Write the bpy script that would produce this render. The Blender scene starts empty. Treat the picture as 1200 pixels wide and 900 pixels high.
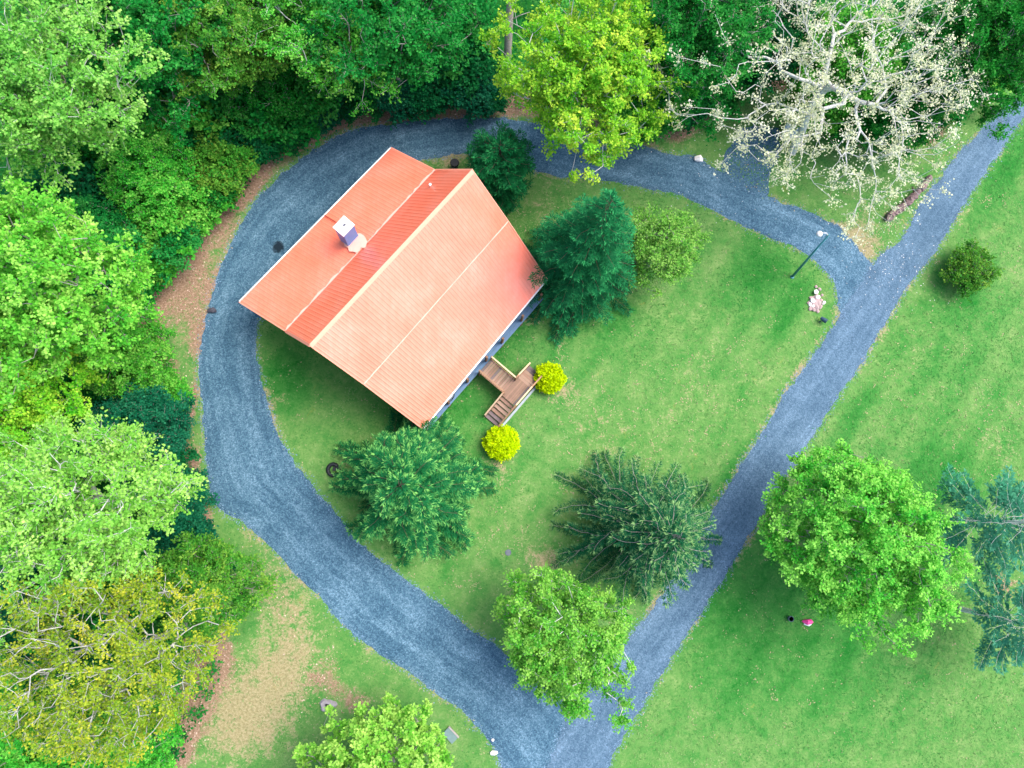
import bpy, bmesh, math, random
import numpy as np
from mathutils import Vector, Matrix
from mathutils.geometry import tessellate_polygon

# ------------------------------------------------------------------ camera
SC = bpy.context.scene
COL = SC.collection
F, HC, NX, NY = 870.0, 46.0, 550.0, 575.0      # focal length (px of a 1200 px wide frame), height, nadir point
d0 = Vector(((NX-600)/F, -(NY-450)/F, -1)).normalized()
CAMR = d0.rotation_difference(Vector((0, 0, -1))).to_matrix()
cam = bpy.data.cameras.new('camera'); cam.sensor_width = 36; cam.lens = 36*F/1200
cam.clip_start = 0.5; cam.clip_end = 3000
camo = bpy.data.objects.new('camera', cam); COL.objects.link(camo)
camo.matrix_world = Matrix.Translation((0, 0, HC)) @ CAMR.to_4x4()
SC.camera = camo

# ------------------------------------------------------------------ light
SUN_AZ, SUN_EL = math.radians(22), math.radians(60)    # azimuth from +X, counter-clockwise
sdir = Vector((math.cos(SUN_AZ)*math.cos(SUN_EL), math.sin(SUN_AZ)*math.cos(SUN_EL), math.sin(SUN_EL)))
wd = bpy.data.worlds.new('World'); SC.world = wd; wd.use_nodes = True
nt = wd.node_tree
sky = nt.nodes.new('ShaderNodeTexSky'); sky.sky_type = 'NISHITA'; sky.sun_disc = False
sky.sun_elevation = SUN_EL; sky.sun_rotation = math.atan2(sdir.x, sdir.y)
sky.air_density = 1.0; sky.dust_density = 4.0; sky.ozone_density = .6
nt.links.new(sky.outputs[0], nt.nodes['Background'].inputs[0])
nt.nodes['Background'].inputs[1].default_value = 0.15
sl = bpy.data.lights.new('sun', 'SUN'); sl.energy = 1.2; sl.angle = math.radians(38); sl.color = (1, .97, .92)
so = bpy.data.objects.new('sun', sl); COL.objects.link(so)
so.rotation_euler = sdir.to_track_quat('Z', 'Y').to_euler(); so.location = (0, -40, 60)
vs = SC.view_settings
vs.view_transform = 'Standard'; vs.look = 'None'; vs.gamma = 1; vs.exposure = 1.42; vs.use_curve_mapping = False
SC.render.engine = 'CYCLES'
SC.cycles.max_bounces = 6; SC.cycles.diffuse_bounces = 3; SC.cycles.glossy_bounces = 2
SC.cycles.transmission_bounces = 3; SC.cycles.caustics_reflective = False; SC.cycles.caustics_refractive = False
SC.cycles.use_denoising = True
try: SC.cycles.denoiser = 'OPENIMAGEDENOISE'
except Exception: pass

# ------------------------------------------------------------------ helpers
def W(x, y, z=0.0):
    """photo pixel -> the point at height z that stands there"""
    d = CAMR @ Vector(((x-600)/F, -(y-450)/F, -1))
    t = (z-HC)/d.z
    return Vector((d.x*t, d.y*t, z))
def W2(x, y, z=0.0):
    p = W(x, y, z); return (p.x, p.y)

def hash2(ix, iy, s):
    h = (ix.astype(np.int64)*374761393 + iy.astype(np.int64)*668265263 + s*974634777) & 0xffffffff
    h = ((h ^ (h >> 13))*1274126177) & 0xffffffff
    return ((h ^ (h >> 16)) & 0xffff)/65535.0
def vnoise(x, y, s=0):
    ix = np.floor(x); iy = np.floor(y); fx = x-ix; fy = y-iy
    fx = fx*fx*(3-2*fx); fy = fy*fy*(3-2*fy)
    a = hash2(ix, iy, s); b = hash2(ix+1, iy, s); c = hash2(ix, iy+1, s); d = hash2(ix+1, iy+1, s)
    return (a*(1-fx)+b*fx)*(1-fy)+(c*(1-fx)+d*fx)*fy
def fbm(x, y, s=0, o=4):
    v = 0; a = .5; t = 0
    for k in range(o):
        v = v+a*vnoise(x, y, s+k*17); t += a; a *= .5; x = x*2.03+3.1; y = y*2.03+1.7
    return v/t
def inside(px, py, poly):
    r = np.zeros(len(px), bool); n = len(poly); j = n-1
    for i in range(n):
        xi, yi = poly[i]; xj, yj = poly[j]
        c = ((yi > py) != (yj > py)) & (px < (xj-xi)*(py-yi)/(yj-yi+1e-12)+xi)
        r ^= c; j = i
    return r
def segdist(px, py, poly, closed=True):
    best = np.full(len(px), 1e9); n = len(poly)
    for i in range(n if closed else n-1):
        ax, ay = poly[i]; bx, by = poly[(i+1) % n]
        dx, dy = bx-ax, by-ay; L = dx*dx+dy*dy+1e-12
        t = np.clip(((px-ax)*dx+(py-ay)*dy)/L, 0, 1)
        best = np.minimum(best, np.hypot(px-ax-t*dx, py-ay-t*dy))
    return best
def norm(a):
    return a/(np.linalg.norm(a, axis=-1, keepdims=True)+1e-9)

def mesh_np(name, V, Fq, mat=None, tint=None, col=None, smooth=False, k=4):
    """fast mesh from arrays; Fq is (n,k)"""
    V = np.asarray(V, np.float32); Fq = np.asarray(Fq, np.int32); k = Fq.shape[1]
    me = bpy.data.meshes.new(name)
    me.vertices.add(len(V)); me.vertices.foreach_set('co', V.ravel())
    me.loops.add(Fq.size); me.loops.foreach_set('vertex_index', Fq.ravel())
    me.polygons.add(len(Fq)); me.polygons.foreach_set('loop_start', np.arange(0, Fq.size, k, dtype=np.int32))
    if smooth: me.polygons.foreach_set('use_smooth', np.ones(len(Fq), bool))
    if tint is not None:
        a = me.attributes.new('tint', 'FLOAT', 'FACE'); a.data.foreach_set('value', np.asarray(tint, np.float32))
    if col is not None:
        a = me.attributes.new('col', 'FLOAT_COLOR', 'FACE')
        c = np.ones((len(Fq), 4), np.float32); c[:, :3] = col; a.data.foreach_set('color', c.ravel())
    me.update(calc_edges=True)
    if mat: me.materials.append(mat)
    return me
def link(name, me, parent=None, loc=None):
    o = bpy.data.objects.new(name, me); COL.objects.link(o)
    if parent: o.parent = parent
    if loc is not None: o.location = loc
    return o
def tag(o, label=None, cat=None, group=None, kind=None):
    if label: o['label'] = label
    if cat: o['category'] = cat
    if group: o['group'] = group
    if kind: o['kind'] = kind
    return o
def empty(name, loc=(0, 0, 0), label=None, cat=None, group=None, rz=0):
    o = bpy.data.objects.new(name, None); COL.objects.link(o); o.location = loc; o.rotation_euler = (0, 0, rz)
    o.empty_display_size = .3
    return tag(o, label, cat, group)

class MB:
    def __init__(s): s.v = []; s.f = []
    def poly(s, pts, faces):
        n = len(s.v); s.v += [tuple(p) for p in pts]; s.f += [tuple(i+n for i in f) for f in faces]
    def box(s, c, sx, sy, sz, ax=None):
        """box centred at c; ax = three unit axes"""
        c = Vector(c); X, Y, Z = ax or (Vector((1, 0, 0)), Vector((0, 1, 0)), Vector((0, 0, 1)))
        p = [c+X*(i*sx/2)+Y*(j*sy/2)+Z*(k*sz/2) for k in (-1, 1) for j in (-1, 1) for i in (-1, 1)]
        s.poly(p, [(0, 2, 3, 1), (4, 5, 7, 6), (0, 1, 5, 4), (2, 6, 7, 3), (0, 4, 6, 2), (1, 3, 7, 5)])
    def bar(s, a, b, w, h, up=(0, 0, 1)):
        a = Vector(a); b = Vector(b); X = (b-a); L = X.length; X.normalize()
        Y = Vector(up).cross(X)
        if Y.length < 1e-4: Y = Vector((1, 0, 0)).cross(X)
        Y.normalize(); Z = X.cross(Y)
        s.box((a+b)/2, L, w, h, (X, Y, Z))
    def tube(s, pts, rs, n=8, cap=True):
        pts = [Vector(p) for p in pts]; base = len(s.v); ref = Vector((.3, .5, .8))
        for i, p in enumerate(pts):
            t = (pts[min(i+1, len(pts)-1)]-pts[max(i-1, 0)]).normalized()
            a = t.cross(ref)
            if a.length < .05: a = t.cross(Vector((1, 0, 0)))
            a.normalize(); b = t.cross(a)
            r = rs[i] if hasattr(rs, '__len__') else rs
            for k in range(n):
                q = 2*math.pi*k/n; s.v.append(tuple(p+a*(math.cos(q)*r)+b*(math.sin(q)*r)))
        for i in range(len(pts)-1):
            for k in range(n):
                k2 = (k+1) % n; s.f.append((base+i*n+k, base+i*n+k2, base+i*n+n+k2, base+i*n+n+k))
        if cap:
            s.f.append(tuple(base+k for k in range(n))[::-1]); s.f.append(tuple(base+(len(pts)-1)*n+k for k in range(n)))
    def mesh(s, name, mat):
        me = bpy.data.meshes.new(name); me.from_pydata(s.v, [], s.f)
        bm = bmesh.new(); bm.from_mesh(me); bmesh.ops.recalc_face_normals(bm, faces=bm.faces); bm.to_mesh(me); bm.free()
        me.materials.append(mat); me.update(); return me
    def build(s, name, mat, parent=None, smooth=False):
        me = s.mesh(name, mat)
        if smooth: me.polygons.foreach_set('use_smooth', np.ones(len(me.polygons), bool))
        return link(name, me, parent)

# ------------------------------------------------------------------ materials
class NT:
    def __init__(s, name):
        s.m = bpy.data.materials.new(name); s.m.use_nodes = True; s.t = s.m.node_tree
        s.b = s.t.nodes['Principled BSDF']; s.out = s.t.nodes['Material Output']
    def n(s, typ, **kw):
        nd = s.t.nodes.new('ShaderNode'+typ)
        for k, v in kw.items():
            if k.startswith('_'): setattr(nd, k[1:], v)
            else: s.set(nd.inputs[k.replace('__', ' ')], v)
        return nd
    def set(s, inp, v):
        if isinstance(v, bpy.types.NodeSocket): s.t.links.new(v, inp)
        else: inp.default_value = v
    def pos(s): return s.n('TexCoord').outputs['Object']
    def noise(s, vec, scale, detail=3, rough=.55, dist=0):
        return s.n('TexNoise', Vector=vec, Scale=scale, Detail=detail, Roughness=rough, Distortion=dist).outputs['Fac']
    def math(s, op, a, b=0.0, c=0.0, clamp=False):
        nd = s.t.nodes.new('ShaderNodeMath'); nd.operation = op; nd.use_clamp = clamp
        s.set(nd.inputs[0], a); s.set(nd.inputs[1], b); s.set(nd.inputs[2], c); return nd.outputs[0]
    def ramp(s, fac, stops, interp='LINEAR'):
        nd = s.t.nodes.new('ShaderNodeValToRGB'); nd.color_ramp.interpolation = interp
        e = nd.color_ramp.elements
        while len(e) < len(stops): e.new(.5)
        for i, (p, c) in enumerate(stops):
            e[i].position = p; e[i].color = (c[0], c[1], c[2], 1) if hasattr(c, '__len__') else (c, c, c, 1)
        s.set(nd.inputs[0], fac); return nd.outputs[0]
    def mix(s, f, a, b, typ='MIX'):
        nd = s.t.nodes.new('ShaderNodeMix'); nd.data_type = 'RGBA'; nd.blend_type = typ
        s.set(nd.inputs[0], f)
        for i, v in ((6, a), (7, b)):
            if not isinstance(v, bpy.types.NodeSocket): v = (v[0], v[1], v[2], 1)
            s.set(nd.inputs[i], v)
        return nd.outputs[2]
    def bump(s, h, strength=.5, dist=.05):
        s.set(s.b.inputs['Normal'], s.n('Bump', Strength=strength, Distance=dist, Height=h).outputs[0])
    def attr(s, name, out='Fac'): return s.n('Attribute', _attribute_name=name).outputs[out]
    def done(s, color=None, rough=.8, spec=.3, metal=0):
        if color is not None: s.set(s.b.inputs['Base Color'], color if isinstance(color, bpy.types.NodeSocket) else (*color, 1))
        s.set(s.b.inputs['Roughness'], rough); s.set(s.b.inputs['Specular IOR Level'], spec); s.set(s.b.inputs['Metallic'], metal)
        return s.m

def leaf_mat(name, c0, c1, c2, trans=.36, rough=.6, hue=.008, spec=.12, sat=1.05):
    """leaf tint runs from older (c0) to fresh growth (c2); every tree differs a little"""
    m = NT(name)
    c = m.ramp(m.attr('tint'), [(0, c0), (.5, c1), (1, c2)])
    rnd = m.n('ObjectInfo').outputs['Random']
    hs = m.n('HueSaturation', Hue=m.math('MULTIPLY_ADD', rnd, hue*2, .5-hue), Saturation=sat,
             Value=m.math('MULTIPLY_ADD', rnd, .2, .86), Color=c)
    m.done(hs.outputs[0], rough, spec)
    tr = m.n('BsdfTranslucent', Color=hs.outputs[0])
    mx = m.n('MixShader', Fac=trans)
    m.t.links.new(m.b.outputs[0], mx.inputs[1]); m.t.links.new(tr.outputs[0], mx.inputs[2])
    m.t.links.new(mx.outputs[0], m.out.inputs['Surface'])
    return m.m
def simple(name, c, rough=.6, spec=.3, metal=0, var=.25, scale=6, bump=.2):
    m = NT(name); p = m.pos(); f = m.noise(p, scale, 5)
    col = m.mix(f, tuple(x*(1-var) for x in c), tuple(min(1, x*(1+var)) for x in c))
    if bump: m.bump(m.noise(p, scale*6, 3), bump, .02)
    return m.done(col, rough, spec, metal)

L = {}
L['spring']  = leaf_mat('leaf_spring_green', (.022, .23, .030), (.095, .45, .055), (.34, .69, .14))
L['lime']    = leaf_mat('leaf_lime', (.05, .31, .035), (.18, .51, .065), (.46, .73, .17))
L['mid']     = leaf_mat('leaf_mid_green', (.008, .14, .026), (.022, .25, .042), (.09, .40, .08))
L['deep']    = leaf_mat('leaf_deep_green', (.004, .085, .028), (.010, .145, .042), (.03, .25, .07))
L['teal']    = leaf_mat('leaf_teal', (.005, .08, .045), (.011, .145, .068), (.04, .25, .12))
L['pale']    = leaf_mat('leaf_pale_green', (.06, .29, .045), (.19, .49, .085), (.43, .69, .19))
L['silver']  = leaf_mat('leaf_silver_green', (.11, .35, .05), (.25, .52, .09), (.48, .69, .19))
L['yellow']  = leaf_mat('leaf_yellow_green', (.07, .37, .03), (.24, .57, .055), (.62, .76, .11))
L['ochre']   = leaf_mat('leaf_ochre', (.10, .27, .03), (.27, .42, .045), (.60, .58, .08))
L['cream']   = leaf_mat('leaf_cream_blossom', (.48, .56, .28), (.72, .76, .50), (.92, .93, .78))
L['olive']   = leaf_mat('leaf_olive', (.03, .21, .025), (.085, .33, .045), (.27, .47, .08))
L['gold']    = leaf_mat('leaf_golden_shrub', (.34, .54, .003), (.56, .78, .004), (.74, .90, .012), trans=.3, hue=.002)
L['needle']  = leaf_mat('needle_green', (.004, .075, .026), (.014, .155, .042), (.19, .46, .12), trans=.15)
L['needle2'] = leaf_mat('needle_blue_green', (.004, .062, .028), (.011, .12, .046), (.20, .38, .14), trans=.15)
L['needle3'] = leaf_mat('needle_jade', (.003, .066, .022), (.009, .13, .036), (.04, .27, .078), trans=.15)
L['under']   = leaf_mat('leaf_undergrowth', (.009, .13, .026), (.03, .25, .045), (.13, .43, .08))
L['pine']    = leaf_mat('needle_grey_teal', (.02, .15, .085), (.05, .25, .14), (.14, .38, .23), trans=.2)
def bark(name, a, b):
    m = NT(name); p = m.pos()
    f = m.noise(p, 7, 5, .6); m.bump(m.noise(p, 25, 4), .5, .02)
    return m.done(m.ramp(f, [(.3, a), (.7, b)]), .9, .15)
B_GREY = bark('bark_grey', (.20, .19, .17), (.42, .40, .37))
B_PALE = bark('bark_pale', (.42, .42, .40), (.74, .74, .72))
B_DARK = bark('bark_brown', (.06, .045, .035), (.16, .12, .09))

# ------------------------------------------------------------------ the plan of the ground, traced from the photograph
DRIVE = [(1060, 330, 1000, 400), (1022, 309, 984, 362), (1000, 282, 980, 335), (975, 261, 969, 320), (939, 245, 943, 295), (905, 232, 905, 279), (860, 212, 860, 259), (815, 185, 800, 231), (785, 180, 763, 222),
         (742, 168, 730, 215), (660, 152, 650, 206), (600, 140, 600, 194), (565, 138, 548, 181), (520, 139, 515, 183), (470, 143, 485, 190), (425, 150, 450, 207), (395, 160, 430, 222), (365, 178, 410, 240), (335, 200, 390, 260),
         (305, 230, 365, 285), (285, 258, 345, 307), (268, 290, 325, 330), (255, 320, 310, 352), (246, 350, 303, 372), (238, 390, 300, 395), (234, 430, 302, 422), (236, 470, 308, 455), (240, 510, 318, 490), (243, 550, 332, 522),
         (249, 586, 350, 550), (270, 604, 370, 574), (294, 620, 388, 596), (340, 666, 420, 632), (385, 711, 455, 664), (423, 753, 487, 688), (472, 783, 525, 715), (502, 805, 551, 737), (540, 832, 581, 756), (566, 858, 612, 784),
         (585, 889, 645, 812), (592, 910, 668, 826), (605, 960, 695, 850), (650, 1000, 720, 880)]      # outer edge, inner edge
BAY = [(846, 212), (850, 178), (868, 152), (890, 146), (912, 152), (914, 178), (902, 205), (896, 236)]
ROAD_L = [(612, 960), (640, 905), (660, 850), (690, 803), (731, 753), (758, 722), (800, 660), (847, 580), (880, 527), (925, 455), (967, 398), (990, 362), (1010, 330), (1032, 300), (1040, 292), (1056, 280), (1087, 226), (1118, 188), (1155, 148), (1183, 120), (1240, 62), (1300, 2)]
ROAD_R = [(1330, 0), (1262, 66), (1200, 137), (1165, 188), (1134, 232), (1099, 291), (1071, 328), (1056, 347), (1025, 400), (972, 480), (922, 558), (876, 633), (833, 700), (780, 782), (745, 840), (712, 900), (688, 960)]
def smooth_poly(pts, step=.14, amp=.10, seed=1, closed=True):
    """pixel outline -> world outline, rounded, resampled and made uneven"""
    P = [Vector(W2(*p)) for p in pts]; out = []; n = len(P)
    for i in range(n):
        p0, p1, p2, p3 = P[i-1], P[i], P[(i+1) % n], P[(i+2) % n]
        m = max(1, int((p2-p1).length/step))
        for k in range(m):
            t = k/m
            q = .5*((2*p1)+(p2-p0)*t+(2*p0-5*p1+4*p2-p3)*t*t+(3*p1-p0-3*p2+p3)*t**3)
            lin = p1.lerp(p2, t); out.append(q*.6+lin*.4)
    a = np.array([(p.x, p.y) for p in out])
    nx = (fbm(a[:, 0]*1.1, a[:, 1]*1.1, seed, 4)-.5)*2+(fbm(a[:, 0]*4, a[:, 1]*4, seed+7, 2)-.5)*1.1
    ny = (fbm(a[:, 0]*1.1, a[:, 1]*1.1, seed+31, 4)-.5)*2+(fbm(a[:, 0]*4, a[:, 1]*4, seed+37, 2)-.5)*1.1
    a[:, 0] += nx*amp*2; a[:, 1] += ny*amp*2
    return a
def drive_strip(cells=10, sub=9):
    E_ = [np.array([W2(q[0], q[1]) for q in DRIVE]), np.array([W2(q[2], q[3]) for q in DRIVE])]; ed = []
    for k_, P in enumerate(E_):
        Q = np.concatenate([[2*P[0]-P[1]], P, [2*P[-1]-P[-2]]]); o_ = []
        for i_ in range(1, len(Q)-2):
            for t in np.arange(sub)/sub:
                p0, p1, p2, p3 = Q[i_-1:i_+3]; o_.append(.5*(2*p1+(p2-p0)*t+(2*p0-5*p1+4*p2-p3)*t*t+(3*p1-p0-3*p2+p3)*t**3))
        a_ = np.array(o_); sd_ = 3+k_*50
        for ax_ in (0, 1): a_[:, ax_] += ((fbm(a_[:, 0]*1.1, a_[:, 1]*1.1, sd_+ax_*31, 4)-.5)*.30+(fbm(a_[:, 0]*4, a_[:, 1]*4, sd_+7+ax_*31, 2)-.5)*.24)
        ed.append(a_)
    O, I = ed; n_ = len(O); t = np.linspace(0, 1, cells+1); G = O[:, None]*(1-t)[None, :, None]+I[:, None]*t[None, :, None]
    along = np.concatenate([[0], np.cumsum(np.linalg.norm(np.diff((O+I)/2, axis=0), axis=1))]); wd_ = np.linalg.norm(O-I, axis=1)
    uv = np.stack([(t[None]-.5)*wd_[:, None], np.repeat(along[:, None], cells+1, 1), np.zeros((n_, cells+1))], -1)
    return O, I, G, uv
DO, DI, DG, DUV = drive_strip(); drive_poly = np.concatenate([DO, DI[::-1]]); bay_poly = smooth_poly(BAY, seed=17)
road_poly = smooth_poly(ROAD_L+ROAD_R, seed=9, amp=.09)
drive_c = np.array([W2(q[0], q[1]) for q in DRIVE]+[W2(q[2], q[3]) for q in DRIVE[::-1]]); road_c = np.array([W2(*p) for p in ROAD_L+ROAD_R])
FOREST = [W2(*p) for p in [(200, 980), (215, 900), (268, 790), (255, 700), (245, 640), (243, 600), (222, 560), (215, 500), (200, 430), (178, 385), (172, 345), (215, 330), (236, 290), (262, 265),
          (285, 235), (306, 205), (342, 180), (388, 151), (430, 138), (500, 133), (560, 130), (640, 135), (740, 152), (800, 160), (838, 128), (850, 100), (935, 104), (960, 140), (1000, 165), (1060, 165),
          (1100, 150), (1145, 105), (1200, 40), (1290, -120), (1290, -420), (-330, -420), (-420, 980)]]
HOUSE_C = W(457, 303, 0)

def masks(x, y):
    """dry, litter, lush 0..1 at world x, y: worn and leafy places, with tree shade painted in"""
    dry = np.zeros_like(x); lit = np.zeros_like(x); lush_shade = np.zeros_like(x)
    def blob(a, px, py, r, v, asp=1, ang=0, z=0):
        c = W(px, py); dx = x-c.x; dy = y-c.y; ca, sa = math.cos(ang), math.sin(ang)
        u = dx*ca+dy*sa; w = (-dx*sa+dy*ca)*asp
        a += v*np.exp(-(u*u+w*w)/(r*r))
    for b in [(330, 700, 3.0, .62, 1.5, -.8), (300, 625, 1.6, .5, 2, -.8), (300, 830, 3.4, .6), (340, 780, 2.4, .55), (430, 820, 1.5, .5, 2, -.6), (880, 450, 4.5, .32, 3, .95), (790, 500, 5, .26, 2.5, .95), (820, 430, 3, .25, 3, .95), (700, 520, 3, .22),
              (610, 620, 2, .3), (640, 660, 1.5, .7), (330, 470, 1.6, .3), (680, 480, 4, .22), (1150, 500, 4, .22), (1180, 530, 2, .25), (1160, 250, 4, .2), (520, 640, 3, .3, 2, -.7), (1010, 290, 1.2, .7), (1000, 275, 1.2, .5),
              (900, 640, 2, .2), (1060, 420, 6, .22, 3, .95), (900, 850, 5, .12), (620, 375, .9, .6), (660, 405, .6, .5), (583, 540, .8, .5), (660, 458, .8, .5), (590, 560, 1.0, .4), (765, 720, 1.5, .5, 3, .95), (940, 430, 2.5, .4, 5, .95), (860, 560, 2.5, .4, 5, .95),
              (955, 355, 1.2, .35), (270, 850, 2.5, .5), (1030, 250, 2.2, .45), (520, 188, 2, .6), (640, 250, 2.5, .45), (760, 160, 3, .4), (980, 440, 3, .3, 6, .95)]: blob(dry, *b)
    for b in [(200, 360, 2.0, .85), (235, 400, 1.8, 1, 2, 1.4), (225, 470, 1.5, 1, 3, 1.5), (232, 540, 1.0, 1, 3, 1.5), (250, 330, 1.8, .8), (270, 280, 1.5, .7, 2.5, .9), (300, 220, 1.3, .6, 3, .9), (370, 160, 1.5, .6, 4, .5), (480, 137, 4, .8, 5, 0),
              (370, 795, 1.3, .72), (415, 822, 1.7, .8, 1.8, -.6), (385, 765, 1.0, .4, 2, -.8), (320, 705, 1.8, .55, 1.8, -.8), (290, 640, 1.2, .3, 2, -.8), (258, 690, 1.0, .8, 3, -1.3), (270, 770, 1.0, .45, 3, -1.3), (1090, 170, 1.6, .6), (780, 150, 3, .4, 3, 0), (1178, 688, .9, .7), (1150, 650, 2.5, .25)]: blob(lit, *b)
    for b in [(890, 320, 3, .7, 1.5, .9), (925, 360, 2.2, .8, 2.5, 1.0), (1120, 430, 4, .25), (590, 390, 2, .6), (340, 440, 2, .7), (470, 480, 2, .5), (1180, 200, 4, .6, 2, .95), (850, 700, 4, .5, 2, .95), (960, 740, 6, .55), (860, 800, 4, .35, 3, .95), (1100, 560, 3, .7),
              (1130, 350, 2.2, .5), (545, 560, 2, .4), (990, 500, 3, .4, 3, .95), (700, 380, 2.5, .5), (540, 470, 2, .6), (850, 560, 2.5, .5, 5, .95), (1000, 430, 2, .35, 5, .95)]: blob(lush_shade, *b)  # lush turf; blobs round the maple paint its soft shade into the grass
    # worn, yellowed verge beside the gravel
    e = np.minimum(segdist(x, y, [tuple(p) for p in drive_c]), segdist(x, y, [tuple(p) for p in road_c]))
    dry += .62*np.exp(-(e/.42)**2)*np.clip(fbm(x*.35, y*.35, 77, 3)*2.2-.45, 0, 1)
    # mown stripes run along the lane
    a = .97; s = (-x*math.sin(a)+y*math.cos(a)); s = s+.5*(vnoise(x*.2, y*.2, 5)-.5)
    st = np.sin(s*2*math.pi/2.3)*.5+.5
    lush_shade += .55*(st-.5)*fbm(x*.3, y*.3, 91, 3)*(segdist(x, y, list(road_c[::2])) < 14)
    fo = inside(x, y, FOREST); fd = segdist(x, y, FOREST)
    sd = np.where(fo, fd, -fd)
    lit += np.clip((sd+.9)/1.2, 0, 1)*np.clip((3.0-sd)/1.5, 0, 1)*1.1; lush_shade += np.clip((sd-1)/1.5, 0, 1)*.8
    return np.clip(dry, 0, 1), np.clip(lit, 0, 1), np.clip(lush_shade, -.3, 1)

def ground_mat():
    m = NT('ground_turf'); p = m.pos()
    mk = m.n('SeparateColor', Color=m.attr('mask', 'Color')); dry, lit, lush_shade = mk.outputs[0], mk.outputs[1], mk.outputs[2]
    n1 = m.noise(p, .45, 5, .6); n2 = m.noise(p, 1.7, 6, .62, .6); n3 = m.noise(p, 7, 5, .7); n4 = m.noise(p, 28, 3, .7)
    g = m.math('ADD', m.math('MULTIPLY', n2, .65), m.math('MULTIPLY_ADD', n3, .5, -.03))
    g = m.math('ADD', g, m.math('MULTIPLY', m.math('SUBTRACT', n1, .5), .5))
    g = m.math('SUBTRACT', g, m.math('MULTIPLY', lush_shade, .42))
    grass = m.ramp(g, [(.14, (.012, .145, .018)), (.36, (.048, .205, .038)), (.58, (.118, .255, .066)), (.82, (.235, .325, .12))])
    def msk(a, k, off):
        v = m.math('ADD', a, m.math('MULTIPLY', m.math('SUBTRACT', n2, .5), k))
        v = m.math('ADD', v, m.math('MULTIPLY', m.math('SUBTRACT', n3, .5), k*.8))
        return m.math('MULTIPLY', m.math('SUBTRACT', v, off), 2.6, clamp=True)
    drycol = m.ramp(n3, [(.3, (.20, .15, .08)), (.5, (.34, .255, .155)), (.7, (.46, .37, .25))])
    litcol = m.ramp(m.math('ADD', m.math('MULTIPLY', n3, .6), m.math('MULTIPLY', n4, .4)), [(.3, (.09, .06, .04)), (.48, (.25, .16, .105)), (.65, (.44, .32, .24))])
    c = m.mix(m.math('MULTIPLY', msk(dry, 1.6, .46), .78), grass, drycol)
    spots = m.math('MULTIPLY', m.math('SUBTRACT', m.noise(p, .9, 4, .6, 1.2), .66), 6, clamp=True)
    c = m.mix(m.math('MULTIPLY', spots, .5), c, (.36, .27, .06))
    tuft = m.math('MULTIPLY', m.math('SUBTRACT', m.noise(p, 1.5, 5, .62, .8), .63), 9, clamp=True)
    c = m.mix(m.math('MULTIPLY', tuft, .75), c, (.014, .165, .022))
    c = m.mix(msk(lit, 1.3, .48), c, litcol)
    f = m.math('MULTIPLY_ADD', n4, .5, .75)
    c = m.mix(1.0, c, m.n('CombineColor', Red=f, Green=f, Blue=f).outputs[0], 'MULTIPLY')
    m.bump(m.math('ADD', m.math('MULTIPLY', n4, .5), m.math('MULTIPLY', n3, .8)), .55, .12)
    return m.done(c, .95, .1)
GROUND = ground_mat()

def gravel_mat(name, base, lighter, darker, tracks=None, stain=None, lane=None):
    m = NT(name); p = m.pos(); lv = m.attr('lane', 'Vector') if lane else p
    v = m.n('TexVoronoi', Vector=p, Scale=14.0); cell = m.n('SeparateColor', Color=v.outputs['Color']).outputs[0]
    v2 = m.n('TexVoronoi', Vector=p, Scale=27.0); cell2 = m.n('SeparateColor', Color=v2.outputs['Color']).outputs[1]
    big = m.noise(p, .35, 5, .6, .4); med = m.noise(p, 1.4, 5, .65)
    k = m.math('ADD', m.math('MULTIPLY', cell, .38), m.math('MULTIPLY_ADD', cell2, .28, .05))
    k = m.math('ADD', k, m.math('MULTIPLY', m.math('SUBTRACT', big, .5), .7))
    k = m.math('ADD', k, m.math('MULTIPLY', m.math('SUBTRACT', med, .5), .25))
    if tracks:
        sx = m.n('SeparateXYZ', Vector=lv).outputs[0]
        w = m.math('ADD', m.math('ABSOLUTE', sx), m.math('MULTIPLY', m.math('SUBTRACT', big, .5), .5))
        tr = m.math('SUBTRACT', 1.0, m.math('MULTIPLY', m.math('ABSOLUTE', m.math('SUBTRACT', w, tracks)), 1.9), clamp=True)
        yv = m.n('CombineXYZ', X=m.math('MULTIPLY', sx, 3.4), Y=m.math('MULTIPLY', m.n('SeparateXYZ', Vector=lv).outputs[1], .22)).outputs[0]
        streak = m.noise(yv, 1.0, 5, .65)
        k = m.math('ADD', k, m.math('MULTIPLY', m.math('SUBTRACT', tr, .4), .10))
        k = m.math('ADD', k, m.math('MULTIPLY', m.math('SUBTRACT', streak, .5), .6))
    c = m.ramp(k, [(.05, darker), (.38, base), (.68, lighter), (1.0, tuple(min(1, x*1.9) for x in lighter))])
    if stain:
        for (sx_, sy_, r) in stain:
            dd = m.n('VectorMath', _operation='DISTANCE'); m.set(dd.inputs[0], p); dd.inputs[1].default_value = (sx_, sy_, 0)
            q = m.math('ADD', dd.outputs['Value'], m.math('MULTIPLY', m.math('SUBTRACT', m.noise(p, 4, 3), .5), r*1.4))
            c = m.mix(m.math('MULTIPLY', m.math('SUBTRACT', r, q), 2.6/r, clamp=True), c, tuple(x*.25 for x in darker))
    m.bump(m.math('ADD', cell, m.math('MULTIPLY', cell2, .6)), .5, .04)
    return m.done(c, .8, .25)
st = W(326, 290)
GRAVEL = gravel_mat('blue_gravel', (.054, .130, .198), (.135, .24, .33), (.018, .063, .114), stain=[(st.x, st.y, .42)], tracks=.8, lane=True)
LANE = gravel_mat('lane_gravel', (.070, .136, .208), (.128, .21, .30), (.033, .078, .132), tracks=.95)

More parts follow.
